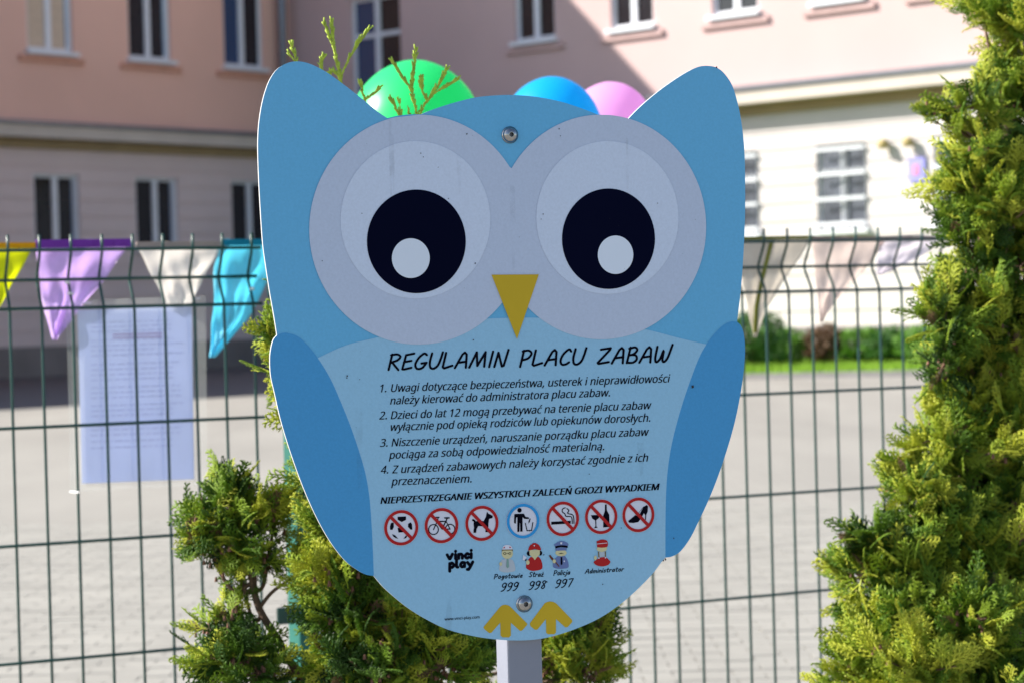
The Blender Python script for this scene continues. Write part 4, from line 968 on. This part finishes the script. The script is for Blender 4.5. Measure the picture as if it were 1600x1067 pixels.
def thuja(name, label, base, blobs, trunk_pts, dens=1.0, ssize=.055, tint0=.55, cones=140, anchors=()):
    t_ = thing(name, base, label, 'tree')
    b = MB(); b.tube([Vector(p) for p in trunk_pts], .026, 8, r1=.008); b.build('trunk', M['bark'], t_, True)
    lb = MB(); T = []; dead = []; cn = MB()
    tp = [Vector(p) for p in trunk_pts]
    for (px, py, y, r_px, *rest) in blobs:
        dn = rest[0] if rest else 1.0
        c = at(px, py, y); r = r_px * y / FPX
        # limb from the trunk, leaving it below the clump
        j = min(tp + (list(anchors) if px < 432 and py > 700 else []), key=lambda q: (q - (c - Z * .06)).length); mid = (j + c) / 2 + Vector((0, 0, -.03))
        lb.tube(catmull([j, mid, c], 4), .0035, 5, r1=.002)
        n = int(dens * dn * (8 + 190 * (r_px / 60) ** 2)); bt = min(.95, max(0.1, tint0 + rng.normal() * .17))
        nt_ = max(5, n // 12); tips = []; stv = np.array((rng.uniform(.8, 1.15), 1.0, rng.uniform(.85, 1.35)))
        for q in range(nt_):
            v = rng.normal(size=3); v /= np.linalg.norm(v); v[2] = v[2] * .8 + .15; e = np.array(c) + v * stv * r * (rng.uniform(1.1, 1.5) if rng.random() < .22 else rng.uniform(.45, 1.0)); tips.append((e, v))
            lb.tube([c, Vector(e) * .5 + c * .5 + Z * .008, Vector(e)], .0022, 4, r1=.001, cap=False)
        for q in range(n):
            e, v = tips[q % nt_]; f = rng.uniform(.2, 1.15)
            p = np.array(c) * (1 - f) + e * f + rng.normal(size=3) * r * .10
            o_ = p - np.array(c); o_ /= np.linalg.norm(o_) + 1e-6
            tw_ = e - np.array(c); tw_ /= np.linalg.norm(tw_) + 1e-6; d = tw_ * .55 + o_ * .35 + np.array((0, 0, .38)) + rng.normal(size=3) * .36
            nn = rng.normal(size=3)
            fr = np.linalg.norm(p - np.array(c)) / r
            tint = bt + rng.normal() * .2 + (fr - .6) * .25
            if rng.random() < .045: dead.append((p, d, nn, ssize * rng.uniform(.5, .9), 0))
            else: T.append((p, d, nn, ssize * rng.uniform(.6, 1.25), float(np.clip(tint, 0, 1))))
    for q in range(cones):
        p, d, nn, s, tt = T[rng.integers(0, len(T))]; p = Vector(p)
        for h in range(rng.integers(3, 8)):
            c = p + Vector(rng.normal(size=3) * .008); s_ = rng.uniform(.0025, .004)
            cn.tube([c - Z * s_ * .9, c - Z * s_ * .2, c + Z * s_ * .6, c + Z * s_], s_ * .8, 5, r1=s_ * .35)
    lb.build('branches', M['bark'], t_, True)
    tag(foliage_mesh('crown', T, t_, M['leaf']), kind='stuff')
    if dead: tag(foliage_mesh('dead_fronds', dead, t_, M['deadleaf']), kind='stuff')
    tag(cn.build('cones', M['cone'], t_), kind='stuff')
    return t_
RB = [(1540, 30, 3.5, 55, .5), (1600, 60, 3.5, 60, .7), (1500, 15, 3.5, 30, .5), (1560, 140, 3.5, 50, .8), (1600, 190, 3.5, 60), (1492, 170, 3.4, 36), (1500, 225, 3.4, 46), (1560, 260, 3.5, 55), (1485, 290, 3.4, 42), (1535, 330, 3.4, 60), (1600, 330, 3.5, 60),
      (1490, 370, 3.4, 44), (1560, 420, 3.45, 62), (1490, 440, 3.4, 45), (1440, 510, 3.35, 46), (1500, 530, 3.4, 66), (1590, 540, 3.45, 70), (1440, 570, 3.35, 44), (1480, 630, 3.4, 60), (1560, 660, 3.4, 75), (1440, 690, 3.35, 42), (1470, 740, 3.35, 60), (1550, 790, 3.4, 80),
      (1400, 770, 3.3, 46), (1430, 830, 3.3, 64), (1370, 870, 3.3, 52), (1500, 890, 3.35, 80), (1590, 910, 3.4, 85), (1330, 920, 3.25, 36), (1400, 950, 3.25, 74), (1480, 990, 3.2, 80), (1570, 1020, 3.3, 85), (1310, 900, 3.25, 30), (1345, 840, 3.25, 34), (1335, 1010, 3.2, 50), (1320, 1070, 3.2, 55), (1400, 1070, 3.15, 80), (1500, 1110, 3.2, 90), (1600, 1140, 3.3, 90),
      (1680, 200, 3.6, 80, .6), (1680, 450, 3.6, 90, .6), (1690, 700, 3.6, 100, .6), (1700, 950, 3.6, 110, .6), (1680, 0, 3.6, 70, .6), (1580, -70, 3.6, 60, .7),
      (1420, 1250, 3.3, 120, .5), (1600, 1280, 3.4, 130, .5), (1540, 600, 3.7, 90, .6), (1520, 850, 3.7, 110, .7), (1460, 1000, 3.6, 110, .7), (1560, 350, 3.7, 70, .5)]
RB = [((p[0] + (34 if p[0] < 1575 else 12)), *p[1:]) for p in RB]
tb = at(1560, 1067, 3.5); 
thuja('thuja_tree', 'tall bright green thuja at the right edge in front of the fence', Vector((tb.x, 3.5, 0)), RB,
      [(tb.x + .0, 3.5, 0), at(1555, 1000, 3.5), at(1570, 700, 3.5), at(1578, 400, 3.5), at(1572, 150, 3.5), at(1590, -120, 3.55)], 1.08, .049, .74, 420)
CB = [(326, 820, 3.0, 30, 1.2), (362, 800, 3.0, 32, 1.1), (400, 805, 3.0, 26, 1), (325, 856, 3.0, 26, 1), (365, 850, 3.0, 36, .9), (398, 862, 3.0, 26, .7), (425, 835, 3.02, 18, .5), (372, 950, 3.0, 22, .4), (330, 985, 2.98, 16, .6), (378, 905, 3.0, 24, .8), (518, 790, 3.0, 26), (532, 835, 2.95, 42), (525, 880, 3.0, 36), (530, 900, 2.95, 55), (560, 960, 2.95, 60), (625, 1000, 2.95, 60), (530, 950, 3.0, 38, .8), (540, 1030, 2.95, 48), (600, 1060, 2.95, 70), (690, 1040, 2.95, 60),
      (370, 1030, 2.95, 42), (345, 1060, 2.95, 30), (405, 1052, 2.95, 38), (735, 1060, 3.0, 45), (506, 748, 3.0, 14), (880, 1010, 3.2, 40), (925, 1000, 3.2, 32), (915, 1050, 3.2, 44), (865, 1060, 3.2, 48), (447, 490, 2.9, 34), (458, 545, 2.9, 40), (436, 590, 2.9, 18), (478, 650, 2.9, 20), (494, 700, 2.9, 18),
      (560, 520, 3.0, 80, .5), (600, 700, 3.0, 90, .6), (620, 850, 3.0, 90, .6), (600, 370, 3.0, 70, .4), (600, 320, 3.0, 50, .4), (720, 820, 3.1, 80, .4), (560, 1200, 3.0, 120, .4), (760, 1200, 3.1, 120, .4), (540, 1190, 3.0, 90, .4)]
LOWB = c2([(600, 1130), (540, 1105), (470, 1055), (435, 1000), (405, 950), (392, 900), (375, 850), (360, 810)])
tb = at(600, 1067, 3.05)
ct = thuja('thuja_tree', 'bushy green thuja with brown cones growing behind the owl sign', Vector((tb.x, 3.05, 0)), CB,
      [(tb.x, 3.05, 0), at(590, 1040, 3.05), at(600, 800, 3.05), at(605, 500, 3.05), at(610, 260, 3.0), at(630, 220, 3.0)], 1.2, .044, .76, 520, anchors=[at(x, y, 3.0) for x, y in LOWB[2:]])
bb = MB(); bb.tube([at(x, y, 3.0) for x, y in LOWB], .0075, 6, r1=.003)
bb.tube([at(x, y, 3.0) for x, y in c2([(405, 950), (425, 925), (452, 905), (480, 880)])], .003, 5, r1=.0015); bb.tube([at(x, y, 3.0) for x, y in c2([(395, 905), (410, 880), (432, 862), (455, 850)])], .0025, 5, r1=.0012)
bb.build('low_branch', M['bark'], ct, True)
# bare shoots of the same thuja showing over the owl's head
M['shoot'] = mat('shoot_scales', (.46, .60, .06), .6, .35, 120, transl=.2)
sb = []; lb = MB()
def shoot(P, w=2.0, y=2.66, tip=1):
    w = w * .8
    q = [at(a, c, y) for a, c in c2(P, 4)]; lb.tube(q, w * y / FPX, 5, r1=w * .55 * y / FPX)
    n = len(q)
    for i in range(1, n):
        d = (q[i] - q[i - 1]); L = d.length
        for s in (-1, 1):
            for rpt in range(2):
              if rng.random() < .4 + .5 * (i / n):
                dd = d.normalized() + R_ * s * rng.uniform(.15, .45)
                a0 = q[i - 1] + d * rng.random(); a1 = a0 + dd.normalized() * rng.uniform(.004, .009)
                lb.tube([a0, a0.lerp(a1, .6), a1], .0014, 4, r1=.0008)
shoot([(560, 330), (548, 200), (534, 140), (530, 115), (524, 85), (520, 55), (518, 32)])
shoot([(530, 112), (520, 70), (506, 36)], 1.7)
shoot([(531, 122), (545, 92), (558, 70), (575, 47)], 1.7); shoot([(552, 80), (562, 55)], 1.5); shoot([(531, 122), (520, 112), (514, 118)], 1.6)
shoot([(470, 160), (463, 100), (456, 72)], 1.7); shoot([(462, 98), (449, 80)], 1.7); shoot([(515, 160), (502, 108), (505, 88)], 1.7); shoot([(504, 108), (496, 98)], 1.4)
shoot([(620, 320), (640, 220), (650, 180), (643, 142), (646, 110), (650, 76)]); shoot([(644, 142), (630, 122), (612, 94)], 1.6)
shoot([(640, 220), (656, 178), (673, 150), (688, 128), (697, 110)], 1.8); shoot([(675, 148), (694, 137), (712, 126)], 1.7); shoot([(668, 158), (660, 140), (659, 122)], 1.3)
shoot([(632, 220), (624, 180), (610, 155)], 1.3); shoot([(628, 182), (622, 150)], 1.3); shoot([(640, 200), (637, 165)], 1.3)
shoot([(575, 200), (568, 150), (563, 130)], 1.6); shoot([(570, 156), (585, 146), (590, 140)], 1.2)
lb.build('shoots', M['shoot'], ct, True)
